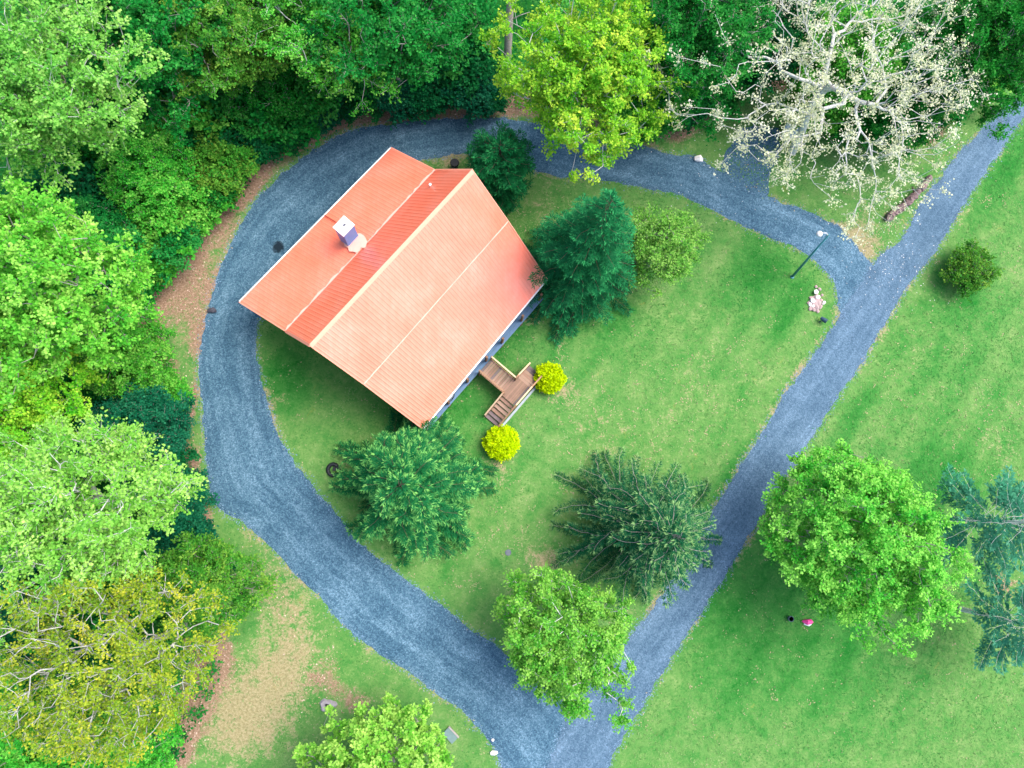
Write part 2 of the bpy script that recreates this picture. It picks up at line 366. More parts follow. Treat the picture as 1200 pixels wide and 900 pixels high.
# ground: one sheet to the horizon, fine in the garden
core = np.arange(-44, 44.01, .4); xs = np.concatenate([[-1500, -600, -250, -120, -70], core, [70, 120, 250, 600, 1500]])
cy = np.arange(-30, 52.01, .4); ys = np.concatenate([[-1500, -600, -250, -120, -60], cy, [75, 120, 250, 600, 1500]])
gx, gy = np.meshgrid(xs, ys); nx_, ny_ = len(xs), len(ys)
gv = np.stack([gx.ravel(), gy.ravel(), np.zeros(gx.size)], 1)
ii = (np.arange(ny_-1)[:, None]*nx_+np.arange(nx_-1)[None]).ravel()
me = mesh_np('ground', gv, np.stack([ii, ii+1, ii+1+nx_, ii+nx_], 1), GROUND)
dm, lm, um = masks(gv[:, 0], gv[:, 1])
a = me.attributes.new('mask', 'FLOAT_COLOR', 'POINT')
a.data.foreach_set('color', np.stack([dm, lm, np.clip(um, 0, 1), np.ones_like(dm)], 1).astype(np.float32).ravel())
tag(link('ground', me), kind='structure')

def sheet(name, poly, z, mat, loc=(0, 0), rz=0):
    c, s = math.cos(-rz), math.sin(-rz)
    q = poly-np.array(loc); q = np.stack([q[:, 0]*c-q[:, 1]*s, q[:, 0]*s+q[:, 1]*c], 1)
    vv = [Vector((p[0], p[1], 0)) for p in q]
    tri = tessellate_polygon([vv])
    me = bpy.data.meshes.new(name); me.from_pydata(vv, [], [tuple(t) for t in tri]); me.materials.append(mat)
    bm = bmesh.new(); bm.from_mesh(me)
    for f in bm.faces:
        if f.normal.z < 0: f.normal_flip()
    bm.to_mesh(me); bm.free()
    o = link(name, me); o.location = (loc[0], loc[1], z); o.rotation_euler = (0, 0, rz)
    return tag(o, kind='structure')
nn, mm = DG.shape[:2]; gi = (np.arange(nn-1)[:, None]*mm+np.arange(mm-1)[None]).ravel()
me = mesh_np('driveway', np.concatenate([DG.reshape(-1, 2), np.zeros((nn*mm, 1))], 1), np.stack([gi, gi+mm, gi+mm+1, gi+1], 1), GRAVEL)
a = me.attributes.new('lane', 'FLOAT_VECTOR', 'POINT'); a.data.foreach_set('vector', DUV.reshape(-1).astype(np.float32))
tag(link('driveway', me, loc=(0, 0, .006)), kind='structure')
sheet('parking_bay', bay_poly, .010, GRAVEL)
ra, rb = Vector(W2(665, 900)), Vector(W2(1190, 128))
sheet('road', road_poly, .012, LANE, tuple((ra+rb)/2), math.atan2((rb-ra).y, (rb-ra).x)-math.pi/2)

# ------------------------------------------------------------------ house
PX = dict(rer=(458.4, 173.3, 3.6), rbr=(509.7, 199.3, 5.0), rir=(552.8, 199.3, 8.0), fbr=(595.5, 260, 5.55), fer=(640.5, 327.2, 2.8),
          rel=(281, 353.5, 3.6), rbl=(335, 387.4, 5.0), ril=(362.8, 403.8, 8.0), fbl=(427, 450, 5.55), fel=(495.7, 502, 2.8))
K = {k: W(*v) for k, v in PX.items()}
mid = (K['rir']+K['ril'])/2; UX = (K['rir']-K['ril']); UX.z = 0; UX.normalize(); NXV = Vector((UX.y, -UX.x, 0)); UP = Vector((0, 0, 1))
HB = Vector((mid.x, mid.y, 0))
house = empty('house', HB, 'cabin house with orange ribbed metal roof and a front porch, inside the gravel loop', 'house')
def hp(s, t, z=0): return UX*s+NXV*t+UP*z               # house coordinates (along ridge, towards front, up), relative to the house
for k in K: K[k] = K[k]-HB
AX = (UX, NXV, UP)
def roof_paint():
    m = NT('orange_roof_paint'); p = m.pos()
    n1 = m.noise(p, .5, 5, .6); n2 = m.noise(p, 3.5, 5, .7)
    mp = m.n('Mapping', Vector=p, Rotation=(0, 0, -math.atan2(UX.y, UX.x)), Scale=(7, .45, .45))
    n3 = m.noise(mp.outputs[0], 1.0, 5, .65); n4 = m.noise(p, 9, 4, .7)
    c = m.ramp(m.math('ADD', m.math('MULTIPLY', n1, .6), m.math('ADD', m.math('MULTIPLY', n2, .2), m.math('MULTIPLY', n3, .25))), [(.34, (.86, .16, .08)), (.52, (.92, .205, .12)), (.72, (.92, .28, .195))])
    c = m.mix(m.math('MULTIPLY', m.math('SUBTRACT', m.math('ADD', m.math('MULTIPLY', n3, .6), m.math('MULTIPLY', n4, .4)), .58), 3.2, clamp=True), c, (.70, .17, .10))
    m.set(m.b.inputs['Coat Weight'], 1.0); m.set(m.b.inputs['Coat Roughness'], .3); m.set(m.b.inputs['Coat IOR'], 1.7)
    return m.done(c, m.math('MULTIPLY_ADD', n2, .25, .38), .5)
ROOF = roof_paint()
TRIM = simple('white_trim', (.80, .80, .80), .5, var=.06)
FLASH = simple('chalky_pink_flashing', (.88, .45, .36), .5, var=.12, scale=5)
RIDGE = simple('pale_orange_ridge', (.90, .36, .25), .4, var=.1)
LOG = simple('tan_log_siding', (.42, .29, .17), .8, var=.3, scale=3)
WHITE = simple('white_metal_cap', (.82, .82, .84), .4, var=.06)
BLUE = simple('sky_tinted_chimney_metal', (.05, .22, .62), .35, spec=.5, var=.15)  # blue of the reflected sky painted as base colour of galvanised metal
PORCHB = simple('blue_porch_paint', (.11, .20, .33), .6, var=.2, scale=3)
BROWN = simple('brown_post_wood', (.24, .13, .08), .8, var=.3)
DARK = simple('dark_gap', (.30, .05, .035), .8, var=.2)
GLASS = NT('window_glass').done((.05, .10, .16), .08, .6)

def roof_slope(name, A, B, C, D, ribs=55, h=.015):
    """ribbed sheet between the upper edge A-B and the lower edge D-C"""
    V = []; Fc = []
    nrm = (B-A).cross(D-A).normalized()
    if nrm.z < 0: nrm = -nrm
    st_ = [0.0]
    offs = []
    Lr = (B-A).length; sp = Lr/ribs
    for i in range(ribs):
        c = (i+.5)*sp
        offs += [(c-.05, 0), (c-.02, h), (c+.02, h), (c+.05, 0)]
    offs = [(0, 0)]+offs+[(Lr, 0)]
    for d, hh in offs:
        t = d/Lr
        V.append(A.lerp(B, t)+nrm*hh); V.append(D.lerp(C, t)+nrm*hh)
    n = len(offs)
    for i in range(n-1): Fc.append((2*i, 2*i+1, 2*i+3, 2*i+2))
    b = len(V)
    for p in (A, B, C, D): V.append(p-nrm*.05)
    Fc.append((b, b+1, b+2, b+3))
    me = bpy.data.meshes.new(name); me.from_pydata(V, [], Fc); me.materials.append(ROOF)
    bm = bmesh.new(); bm.from_mesh(me)
    for f in bm.faces:
        if (f.normal.dot(nrm) < 0) != (len(f.verts) == 4 and f.index == len(Fc)-1): f.normal_flip()
    bm.to_mesh(me); bm.free(); me.update()
    return link(name, me, roof), nrm
roof = link('roof', None, house)
_, N_FU = roof_slope('roof_sheet', K['rir'], K['ril'], K['fbl'], K['fbr'])
_, N_FL = roof_slope('roof_sheet', K['fbr']-UP*.03, K['fbl']-UP*.03, K['fel'], K['fer'])
_, N_RU = roof_slope('roof_sheet', K['rir'], K['ril'], K['rbl'], K['rbr'])
_, N_RL = roof_slope('roof_sheet', K['rbr']-UP*.03, K['rbl']-UP*.03, K['rel'], K['rer'])
def strip(name, a, b, w1, w2, n1, n2, mat, lift=.035, ragged=0, seed=0):
    """folded flashing along a-b: w1 metres up on one slope, w2 down on the other"""
    rr = random.Random(seed); d = (b-a).normalized(); m = 46; V = []; Fc = []
    e1 = n1; e2 = n2
    for i in range(m+1):
        p = a.lerp(b, i/m)
        k1 = w1*(1-ragged*rr.random()); k2 = w2*(1-ragged*rr.random())
        V += [p+e1*k1+UP*lift, p+UP*(lift+.012), p+e2*k2+UP*lift]
    for i in range(m):
        for k in range(2): Fc.append((3*i+k, 3*i+k+1, 3*i+k+4, 3*i+k+3))
    mb = MB(); mb.poly(V, Fc); return mb.build(name, mat, roof)
def downhill(n):
    d = Vector((n.x, n.y, 0)); d.normalize(); return (d-n*d.dot(n)).normalized()
strip('ridge_cap', K['ril'], K['rir'], .07, .24, downhill(N_RU), downhill(N_FU), RIDGE, .045)
strip('valley_flashing', K['rbl'], K['rbr'], .10, .16, -downhill(N_RU), downhill(N_RL), FLASH, .04, .75, 2)
strip('lap_flashing', K['fbl'], K['fbr'], .05, .04, -downhill(N_FU), downhill(N_FL), FLASH, .04, .5, 3)
for a_, b_ in (('fel', 'fer'), ('rel', 'rer')):
    mb = MB(); out = NXV if a_ == 'fel' else -NXV
    mb.bar(K[a_]+out*.035-UP*.07, K[b_]+out*.035-UP*.07, .08, .12); mb.build('gutter', TRIM, roof)
for seq in (('rel', 'rbl', 'ril', 'fbl', 'fel'), ('rer', 'rbr', 'rir', 'fbr', 'fer')):
    sg = -1 if seq[0] == 'rel' else 1
    for a_, b_ in zip(seq, seq[1:]):
        mb = MB(); mb.bar(K[a_]+UX*sg*.03-UP*.075, K[b_]+UX*sg*.03-UP*.075, .05, .16, N_FU); mb.build('rake_board', RIDGE, roof)
# dark open joint on the rear slope, running from the eave to the chimney
def on_plane(px, py, A, n):
    o = Vector((0, 0, HC))-HB; d = CAMR @ Vector(((px-600)/F, -(py-450)/F, -1))
    return o+d*((A-o).dot(n)/d.dot(n))
mb = MB(); mb.bar(on_plane(380.5, 252.5, K['rel'], N_RL)+N_RL*.03, on_plane(395, 261.5, K['rel'], N_RL)+N_RL*.03, .045, .03, N_RL); mb.build('open_seam', DARK, roof)
# chimney
ch = link('chimney', None, house); cb = on_plane(409.5, 279, K['rel'], N_RL); cx_ = cb
mb = MB(); mb.box(cb+UP*.75, .82, .70, 2.3, AX); mb.build('chimney_shaft', BLUE, ch)
mb = MB(); mb.box(cb+UP*1.93, .90, .78, .10, AX); mb.box(cb+UP*2.0, .76, .64, .06, AX); mb.build('chimney_cap', WHITE, ch)
mb = MB(); mb.box(cb+UP*2.06+hp(.06, .02), .14, .10, .10, AX); mb.build('flue', simple('soot_grey', (.12, .12, .15), .7), ch)
mb = MB(); rr = random.Random(5); pc = cb+NXV*.45; ring = []
for i in range(22):
    q = i/22*2*math.pi; r = 1+.18*rr.uniform(-1, 1); v = UX*(math.cos(q)*.58*r)+(downhill(N_RL)*-1)*(math.sin(q)*.85*r); ring.append(pc+v)
ring = [p+N_RL*(.04-(p-K['rel']).dot(N_RL)) for p in ring]
mb.poly(ring, [tuple(range(22))]); mb.build('chimney_flashing', FLASH, ch)
# vent pipe
vp = on_plane(504.5, 219, K['rbl'], N_RU)
mb = MB(); mb.tube([vp-UP*.1, vp+UP*.35], .06, 8); mb.tube([vp+UP*.30, vp+UP*.37], .075, 8); mb.build('vent_pipe', WHITE, roof)

# walls: stacked log courses following the gable profile
S0, S1, T0, T1, CH = -5.75, 5.45, -5.15, 3.5, .19
prof = [(-5.8, 3.55), (-2.43, 4.85), (0, 7.8), (6.5, 2.75)]
def roof_z(t):
    for (a_, za), (b_, zb) in zip(prof, prof[1:]):
        if a_ <= t <= b_: return za+(zb-za)*(t-a_)/(b_-a_)
    return prof[-1][1]+(t-prof[-1][0])*-.78
def t_range(z):
    ts = [t for t in np.linspace(T0, T1, 120) if roof_z(t) > z+.1]
    return (min(ts), max(ts)) if ts else None
mb_f, mb_b, mb_l, mb_r = MB(), MB(), MB(), MB()
z = .15; i = 0
while z < 7.6:
    pr = .012*(i % 2)
    if z+CH < roof_z(T0): mb_b.box(hp((S0+S1)/2, T0+.09, z+CH/2), S1-S0-.36, .16+pr, CH-.02, AX)
    if z+CH < roof_z(T1): mb_f.box(hp((S0+S1)/2, T1-.09, z+CH/2), S1-S0-.36, .16+pr, CH-.02, AX)
    tr_ = t_range(z+CH)
    if tr_:
        for mbx, s in ((mb_l, S0+.09), (mb_r, S1-.09)):
            mbx.box(hp(s, (tr_[0]+tr_[1])/2, z+CH/2), .17+pr, tr_[1]-tr_[0], CH-.02, AX)
    z += CH; i += 1
for mbx in (mb_f, mb_b, mb_l, mb_r): mbx.build('wall', LOG, house)
mb = MB(); mb.box(hp((S0+S1)/2, (T0+T1)/2, .075), S1-S0+.06, T1-T0+.06, .15, AX); mb.build('foundation', simple('grey_block', (.3, .3, .3)), house)
def window(s, t, z, w, h, axis):
    """axis 's': on a gable wall facing -s / +s; 't': on a long wall"""
    wn = link('window', None, house)
    fr, gl, si = MB(), MB(), MB()
    if axis == 's':
        sg = -1 if s < 0 else 1
        for dt in (-w/2, w/2): fr.box(hp(s+sg*.05, t+dt, z), .10, .09, h+.1, AX)
        for dz in (-h/2, 0, h/2): fr.box(hp(s+sg*.05, t, z+dz), .096, w-.09, .08, AX)
        gl.box(hp(s+sg*.03, t, z), .05, w-.09, h-.08, AX); si.box(hp(s+sg*.09, t, z-h/2-.08), .2, w+.2, .05, AX)
    else:
        sg = -1 if t < 0 else 1
        for ds in (-w/2, w/2): fr.box(hp(s+ds, t+sg*.05, z), .09, .10, h+.1, AX)
        for dz in (-h/2, 0, h/2): fr.box(hp(s, t+sg*.05, z+dz), w-.09, .096, .08, AX)
        gl.box(hp(s, t+sg*.03, z), w-.09, .05, h-.08, AX); si.box(hp(s, t+sg*.09, z-h/2-.08), w+.2, .2, .05, AX)
    fr.build('frame', TRIM, wn); gl.build('pane', GLASS, wn); si.build('sill', TRIM, wn)
for args in ((S0, .2, 5.2, 1.0, 1.2, 's'), (S0, -2.6, 2.2, 1.0, 1.3, 's'), (S0, 2.0, 2.2, 1.2, 1.3, 's'), (S1, .2, 5.2, 1.0, 1.2, 's'), (S1, -2.4, 2.2, 1.0, 1.3, 's'), (S1, 1.8, 2.2, 1.2, 1.3, 's'),
             (-3.6, T1, 2.2, 1.2, 1.2, 't'), (3.4, T1, 2.2, 1.2, 1.2, 't'), (-3.5, T0, 2.2, 1.0, 1.1, 't'), (2.5, T0, 2.2, 1.0, 1.1, 't')): window(*args)
dr = link('door', None, house); mb = MB(); mb.box(hp(.1, T1+.04, 2.02), .95, .09, 2.0, AX); mb.build('door_leaf', simple('dark_red_door', (.25, .05, .04)), dr)
mb = MB(); mb.box(hp(.5, T1+.11, 2.0), .05, .06, .12, AX); mb.build('handle', WHITE, dr)
# porch: deck boards, joist skirt, posts, rail
PZ = 1.0
pe = [W(632, 348, PZ)-HB, W(523, 482, PZ)-HB]
PT1 = sum(p.dot(NXV) for p in pe)/2+.1; PB = roof_z(PT1-.14)-.22; PS0, PS1 = -5.6, 5.35
porch = link('porch', None, house)
nb = 14; bw = (PT1-T1)/nb
for i in range(nb):
    mb = MB(); mb.box(hp((PS0+PS1)/2, T1+(i+.5)*bw, PZ-.02), PS1-PS0-.01*(i % 3), bw-.012, .04, AX); mb.build('floor_board', PORCHB, porch)
mb = MB(); mb.box(hp((PS0+PS1)/2, PT1-.06, PZ-.18), PS1-PS0-.06, .05, .26, AX); mb.build('rim_board', simple('grey_rim', (.34, .36, .37)), porch)
post_s = [-5.3, -3.5, -1.75, .0, 1.5, 3.35, 5.1]
for s in post_s:
    mb = MB(); mb.box(hp(s, PT1-.14, (PZ+PB)/2), .13, .13, PB-PZ, AX); mb.box(hp(s, PT1-.14, (PZ-.04)/2), .2, .2, PZ-.04, AX); mb.build('post', BROWN, porch)
mb = MB(); mb.box(hp((PS0+PS1)/2, PT1-.5, PB+.2), PS1-PS0, .11, .13, AX); mb.build('beam', BROWN, porch)

# ------------------------------------------------------------------ timber walkway with two flights of steps
WOODS = [simple('deck_wood_a', (.29, .18, .13), .8, var=.25, scale=2), simple('deck_wood_b', (.34, .23, .17), .8, var=.25, scale=2), simple('deck_wood_c', (.24, .15, .11), .8, var=.25, scale=2), simple('deck_wood_weathered', (.19, .15, .15), .85, var=.3, scale=2)]
RAILW = simple('rail_wood', (.32, .19, .11), .8, var=.2, scale=3); RAILP = simple('pale_rail_wood', (.58, .44, .28), .8, var=.15, scale=3)
wk0 = (W(557.7, 433, PZ)+W(570.3, 416.9, PZ))/2-HB; wk_s = wk0.dot(UX)
WW = 1.12
lin = (W(587, 464, PZ)+W(600.5, 448.5, PZ))/2-HB; LT0 = lin.dot(NXV)
lout = W(611, 461, PZ)-HB; LT1 = LT0+1.12
wk = empty('timber_walkway', HB+hp(wk_s, (PT1+LT1)/2), 'brown timber walkway with railings and two flights of steps leading off the porch', 'walkway')
WO = hp(wk_s, (PT1+LT1)/2)
def wp(s, t, z): return hp(s, t, z)-WO
rr = random.Random(11)
n = int((LT0-PT1)/.145); bw = (LT0-PT1)/n
for i in range(n):
    mb = MB(); mb.box(wp(wk_s+rr.uniform(-.01, .01), PT1+.01+(i+.5)*bw, PZ-.02+rr.uniform(-.004, .004)), WW, bw-.018, .04, AX); mb.build('plank', rr.choice(WOODS), wk)
LS0, LS1 = wk_s-WW/2-.15, wk_s+WW/2+.22
n = 9; bw = (LT1-LT0)/n
for i in range(n):
    mb = MB(); mb.box(wp((LS0+LS1)/2, LT0+.012+(i+.5)*bw, PZ-.02+rr.uniform(-.004, .004)), LS1-LS0, bw-.015, .04, AX); mb.build('plank', rr.choice(WOODS), wk)
# frame below
mb = MB(); mb.box(wp((LS0+LS1)/2, LT1-.05, PZ-.17), LS1-LS0-.04, .045, .24, AX); mb.box(wp(wk_s-WW/2+.05, (PT1+LT0)/2, PZ-.17), .045, LT0-PT1-.1, .24, AX); mb.box(wp(wk_s+WW/2-.05, (PT1+LT0)/2, PZ-.17), .045, LT0-PT1-.1, .24, AX); mb.build('joist', BROWN, wk)
def flight(sg, s_start, nst, run):
    rise = PZ/(nst+1)
    for k in range(nst):
        z = PZ-rise*(k+1); s = s_start+sg*run*(k+.5)
        mb = MB(); mb.box(wp(s, (LT0+LT1)/2, z-.02), run-.035, LT1-LT0-.12, .04, AX); mb.build('tread', rr.choice(WOODS[:3]) if z > .3 else WOODS[3], wk)
    for t in (LT0+.03, LT1-.03):
        mb = MB(); mb.bar(wp(s_start, t, PZ-.2), wp(s_start+sg*run*nst, t, .06), .05, .24); mb.build('stringer', BROWN, wk)
    e = s_start+sg*run*nst
    for t, m_ in ((LT0+.02, RAILP), (LT1-.02, RAILW)):
        mb = MB(); mb.bar(wp(s_start, t, PZ+.9), wp(e, t, .95), .09, .045); mb.build('handrail', m_, wk)
        mb = MB(); mb.bar(wp(s_start, t, PZ+.45), wp(e, t, .5), .035, .09); mb.build('rail', RAILW, wk)
        mb = MB(); mb.box(wp(e-sg*.05, t, .47), .09, .09, .94, AX); mb.build('post', RAILW, wk)
        for k in range(1, nst):
            s = s_start+sg*run*k; zz = PZ-(PZ-.05)*k/nst
            mb = MB(); mb.box(wp(s, t, zz+.47), .04, .04, .86, AX); mb.build('baluster', RAILW, wk)
    return e
eL = flight(-1, LS0, 6, .265); eR = flight(1, LS1, 6, .20)
def level_rail(a, b, m_=RAILW):
    L_ = (b-a).length; mb = MB(); mb.bar(a+UP*(PZ+.9), b+UP*(PZ+.9), .09, .045); mb.build('handrail', m_, wk)
    mb = MB(); mb.bar(a+UP*(PZ+.1), b+UP*(PZ+.1), .035, .06); mb.build('rail', RAILW, wk)
    n = max(2, int(L_/.16))
    for k in range(1, n):
        p = a.lerp(b, k/n); mb = MB(); mb.box(p+UP*(PZ+.5), .035, .035, .8, AX); mb.build('baluster', RAILW, wk)
    for p in (a, b):
        mb = MB(); mb.box(p+UP*((PZ+.9)/2), .1, .1, PZ+.9, AX); mb.build('post', RAILW, wk)
level_rail(wp(wk_s-WW/2, PT1+.05, 0), wp(wk_s-WW/2, LT0, 0)); level_rail(wp(wk_s+WW/2, PT1+.05, 0), wp(wk_s+WW/2, LT0, 0), RAILP)
level_rail(wp(LS0, LT1-.02, 0), wp(LS1, LT1-.02, 0), RAILP)
level_rail(wp(LS0, LT0+.02, 0), wp(wk_s-WW/2, LT0+.02, 0)); level_rail(wp(wk_s+WW/2, LT0+.02, 0), wp(LS1, LT0+.02, 0))
mb = MB(); mb.bar(wp(eL+.1, LT1+.12, .05), wp(eR-.25, LT1+.12, .05), .14, .1); mb.build('base_board', simple('weathered_grey_board', (.32, .38, .42), var=.2), wk)

# ------------------------------------------------------------------ plants
def leaf_quads(P, axis, nrm, ln, wd):
    """diamond leaves: P base (n,3), axis = leaf direction, nrm = face normal, ln, wd (n,)"""
    axis = norm(axis); side = norm(np.cross(nrm, axis)); ln = ln[:, None]; wd = wd[:, None]
    up = norm(np.cross(axis, side))
    V = np.stack([P, P+axis*ln*.5+side*wd*.5-up*wd*.1, P+axis*ln, P+axis*ln*.5-side*wd*.5-up*wd*.1], 1).reshape(-1, 3)
    return V, np.arange(len(P)*4).reshape(-1, 4)
def seg_tubes(P0, P1, R0, R1, n=5):
    d = norm(P1-P0); ref = np.where(np.abs(d[:, 2:3]) > .9, [[1., 0, 0]], [[0, 0, 1.]])
    a = norm(np.cross(d, ref)); b = np.cross(d, a)
    q = np.arange(n)*2*math.pi/n; ca, sa = np.cos(q), np.sin(q)
    off = a[:, None]*ca[None, :, None]+b[:, None]*sa[None, :, None]
    V = np.concatenate([P0[:, None]+off*R0[:, None, None], P1[:, None]+off*R1[:, None, None]], 1)
    m = len(P0); base = (np.arange(m)*2*n)[:, None]; k = np.arange(n)[None]; k2 = (k+1) % n
    Fq = np.stack([base+k, base+k2, base+n+k2, base+n+k], -1).reshape(-1, 4)
    return V.reshape(-1, 3), Fq
def skeleton(tips, top, rng, seg=.8, wig=.12, rtip=.014, rpow=.46, base=(0, 0, 0), rmin_base=.08):
    base = np.array(base, float); top = np.array(top, float)
    n = max(3, int(np.linalg.norm(top-base)/seg)); P = [base]; par = [-1]
    for i in range(1, n+1):
        P.append(base+(top-base)*i/n+rng.normal(0, .04, 3)*(i < n)); par.append(len(P)-2)
    first = max(1, int(n*.55)); order = np.argsort(np.linalg.norm(tips-top, axis=1))
    P = list(P); arr = np.zeros((len(tips)*16+n+8, 3)); cnt = len(P); arr[:cnt] = P; tipn = []
    dep = np.zeros(len(arr)); dep[:cnt] = np.arange(cnt)*.3
    for ti in order:
        t = tips[ti]; c = arr[first:cnt]; dv = t-c; dist = np.linalg.norm(dv, axis=1)
        out = np.linalg.norm(c-top, axis=1); mine = np.linalg.norm(t-top)
        od = c-top; al = (dv*od).sum(1)/(dist*np.maximum(out, .05)+1e-6); al = np.where(out < .4, .6, al)
        cost = dist*(1.75-.75*al)+.9*np.maximum(0, out-mine*.9)+.25*np.maximum(0, c[:, 2]-t[2])+.12*dep[first:cnt]
        j = int(np.argmin(cost))+first; a = arr[j].copy(); L_ = np.linalg.norm(t-a)
        pd = arr[j]-arr[par[j]] if par[j] >= 0 else np.array([0, 0, 1.]); pd = pd/(np.linalg.norm(pd)+1e-9)
        ctrl = a+pd*L_*.38+np.array([0, 0, .08*L_]); m = max(1, min(14, int(math.ceil(L_/seg)))); prev = j
        for k in range(1, m+1):
            s = k/m; q = a*(1-s)**2+ctrl*2*s*(1-s)+t*s*s
            if k < m: q = q+rng.normal(0, wig*seg, 3)
            arr[cnt] = q; par.append(prev); dep[cnt] = dep[prev]+L_/m*.5; prev = cnt; cnt += 1
        tipn.append((ti, prev))
    par = np.array(par); w = np.zeros(cnt)
    for ti, k in tipn: w[k] += 1
    for k in range(cnt-1, 0, -1): w[par[k]] += w[k]
    r = rtip*np.maximum(w, 1)**rpow; r[:2] *= 1.25
    ch = np.arange(1, cnt); pos = arr[:cnt]
    tdir = np.zeros((len(tips), 3))
    for ti, k in tipn: tdir[ti] = pos[k]-pos[par[k]]
    return pos[par[ch]], pos[ch], np.minimum(r[par[ch]], r[ch]*1.6), r[ch], norm(tdir)

def gen_broad(seed, R, zc, hz, ntips, m, leaf=.22, twig=.55, lean=(0, 0), shell=.45, lobes=9, lobe=.30, low=-.45, fork=.45, rtip=.014, flat=.45, droop=0., bare=0., up=.95, tipvar=1.0, seg=.8, clump=1.0, rpow=.46, twigs=True, wig=.12, fresh=0.):
    rng = np.random.default_rng(seed); c = np.array([lean[0], lean[1], zc])
    D = norm(rng.normal(0, 1, (ntips*4, 3))); D = D[D[:, 2] > low][:ntips]; nt_ = len(D)
    lb = norm(rng.normal(0, 1, (lobes, 3))+[0, 0, .2]); sc = np.full(nt_, 1-lobe*.6)
    for l in lb: sc = sc+lobe*rng.uniform(.6, 1.4)*np.exp(9*(D@l-1))
    sc = sc*(1+rng.normal(0, .05, nt_))
    u = rng.random(nt_)**shell
    tips = c+D*(sc*u)[:, None]*np.array([R, R, hz])
    tips[:, 2] = np.maximum(tips[:, 2], .5)
    top = np.array([lean[0]*.55, lean[1]*.55, max(.4, (zc-hz)*.5+zc*.5*fork*1.1)])
    P0, P1, R0, R1, td = skeleton(tips, top, rng, seg=seg, rtip=rtip, rpow=rpow, wig=wig)
    # leaves on twigs round every tip
    keep = rng.random(nt_) > bare; T = tips[keep]; td = td[keep]; k = len(T)
    nt2 = 6
    tw = norm(norm(td[:, None]+np.array([0, 0, .15]))*.75+rng.normal(0, .65, (k, nt2, 3))*np.array([1, 1, flat])-np.array([0, 0, droop]))
    mm = max(1, int(m/nt2)); tl = twig*rng.uniform(.5, 1.2, (k, nt2, 1))
    s = rng.random((k, nt2, mm))**.8
    base = T[:, None, None]+tw[:, :, None]*(tl[:, :, None]*s[..., None])+rng.normal(0, .09*clump, (k, nt2, mm, 3))*np.array([1, 1, .6])
    axis = norm(tw[:, :, None]*.6+rng.normal(0, .7, (k, nt2, mm, 3)))
    nr = norm(np.array([0, 0, up])+norm(base-c)*.35+rng.normal(0, .36, (k, nt2, mm, 3)))
    # fresh growth sits at the twig ends
    tint = fresh+.34*s+rng.normal(.30, .09, s.shape)+rng.normal(0, .12*tipvar, (k, 1, 1))+rng.normal(0, .07, (k, nt2, 1))
    base = base.reshape(-1, 3); ln = leaf*rng.uniform(.65, 1.3, len(base))
    V, Fq = leaf_quads(base, axis.reshape(-1, 3), nr.reshape(-1, 3), ln, ln*rng.uniform(.6, .85, len(base)))
    if twigs:
        q0 = np.repeat(T, nt2, 0); q1 = (T[:, None]+tw*tl*.8).reshape(-1, 3)
        P0 = np.concatenate([P0, q0]); P1 = np.concatenate([P1, q1]); rt = np.full(len(q0), rtip*.7); R0 = np.concatenate([R0, rt]); R1 = np.concatenate([R1, rt*.4])
    return (P0, P1, R0, R1), (V, Fq, np.clip(tint.reshape(-1), 0, 1))

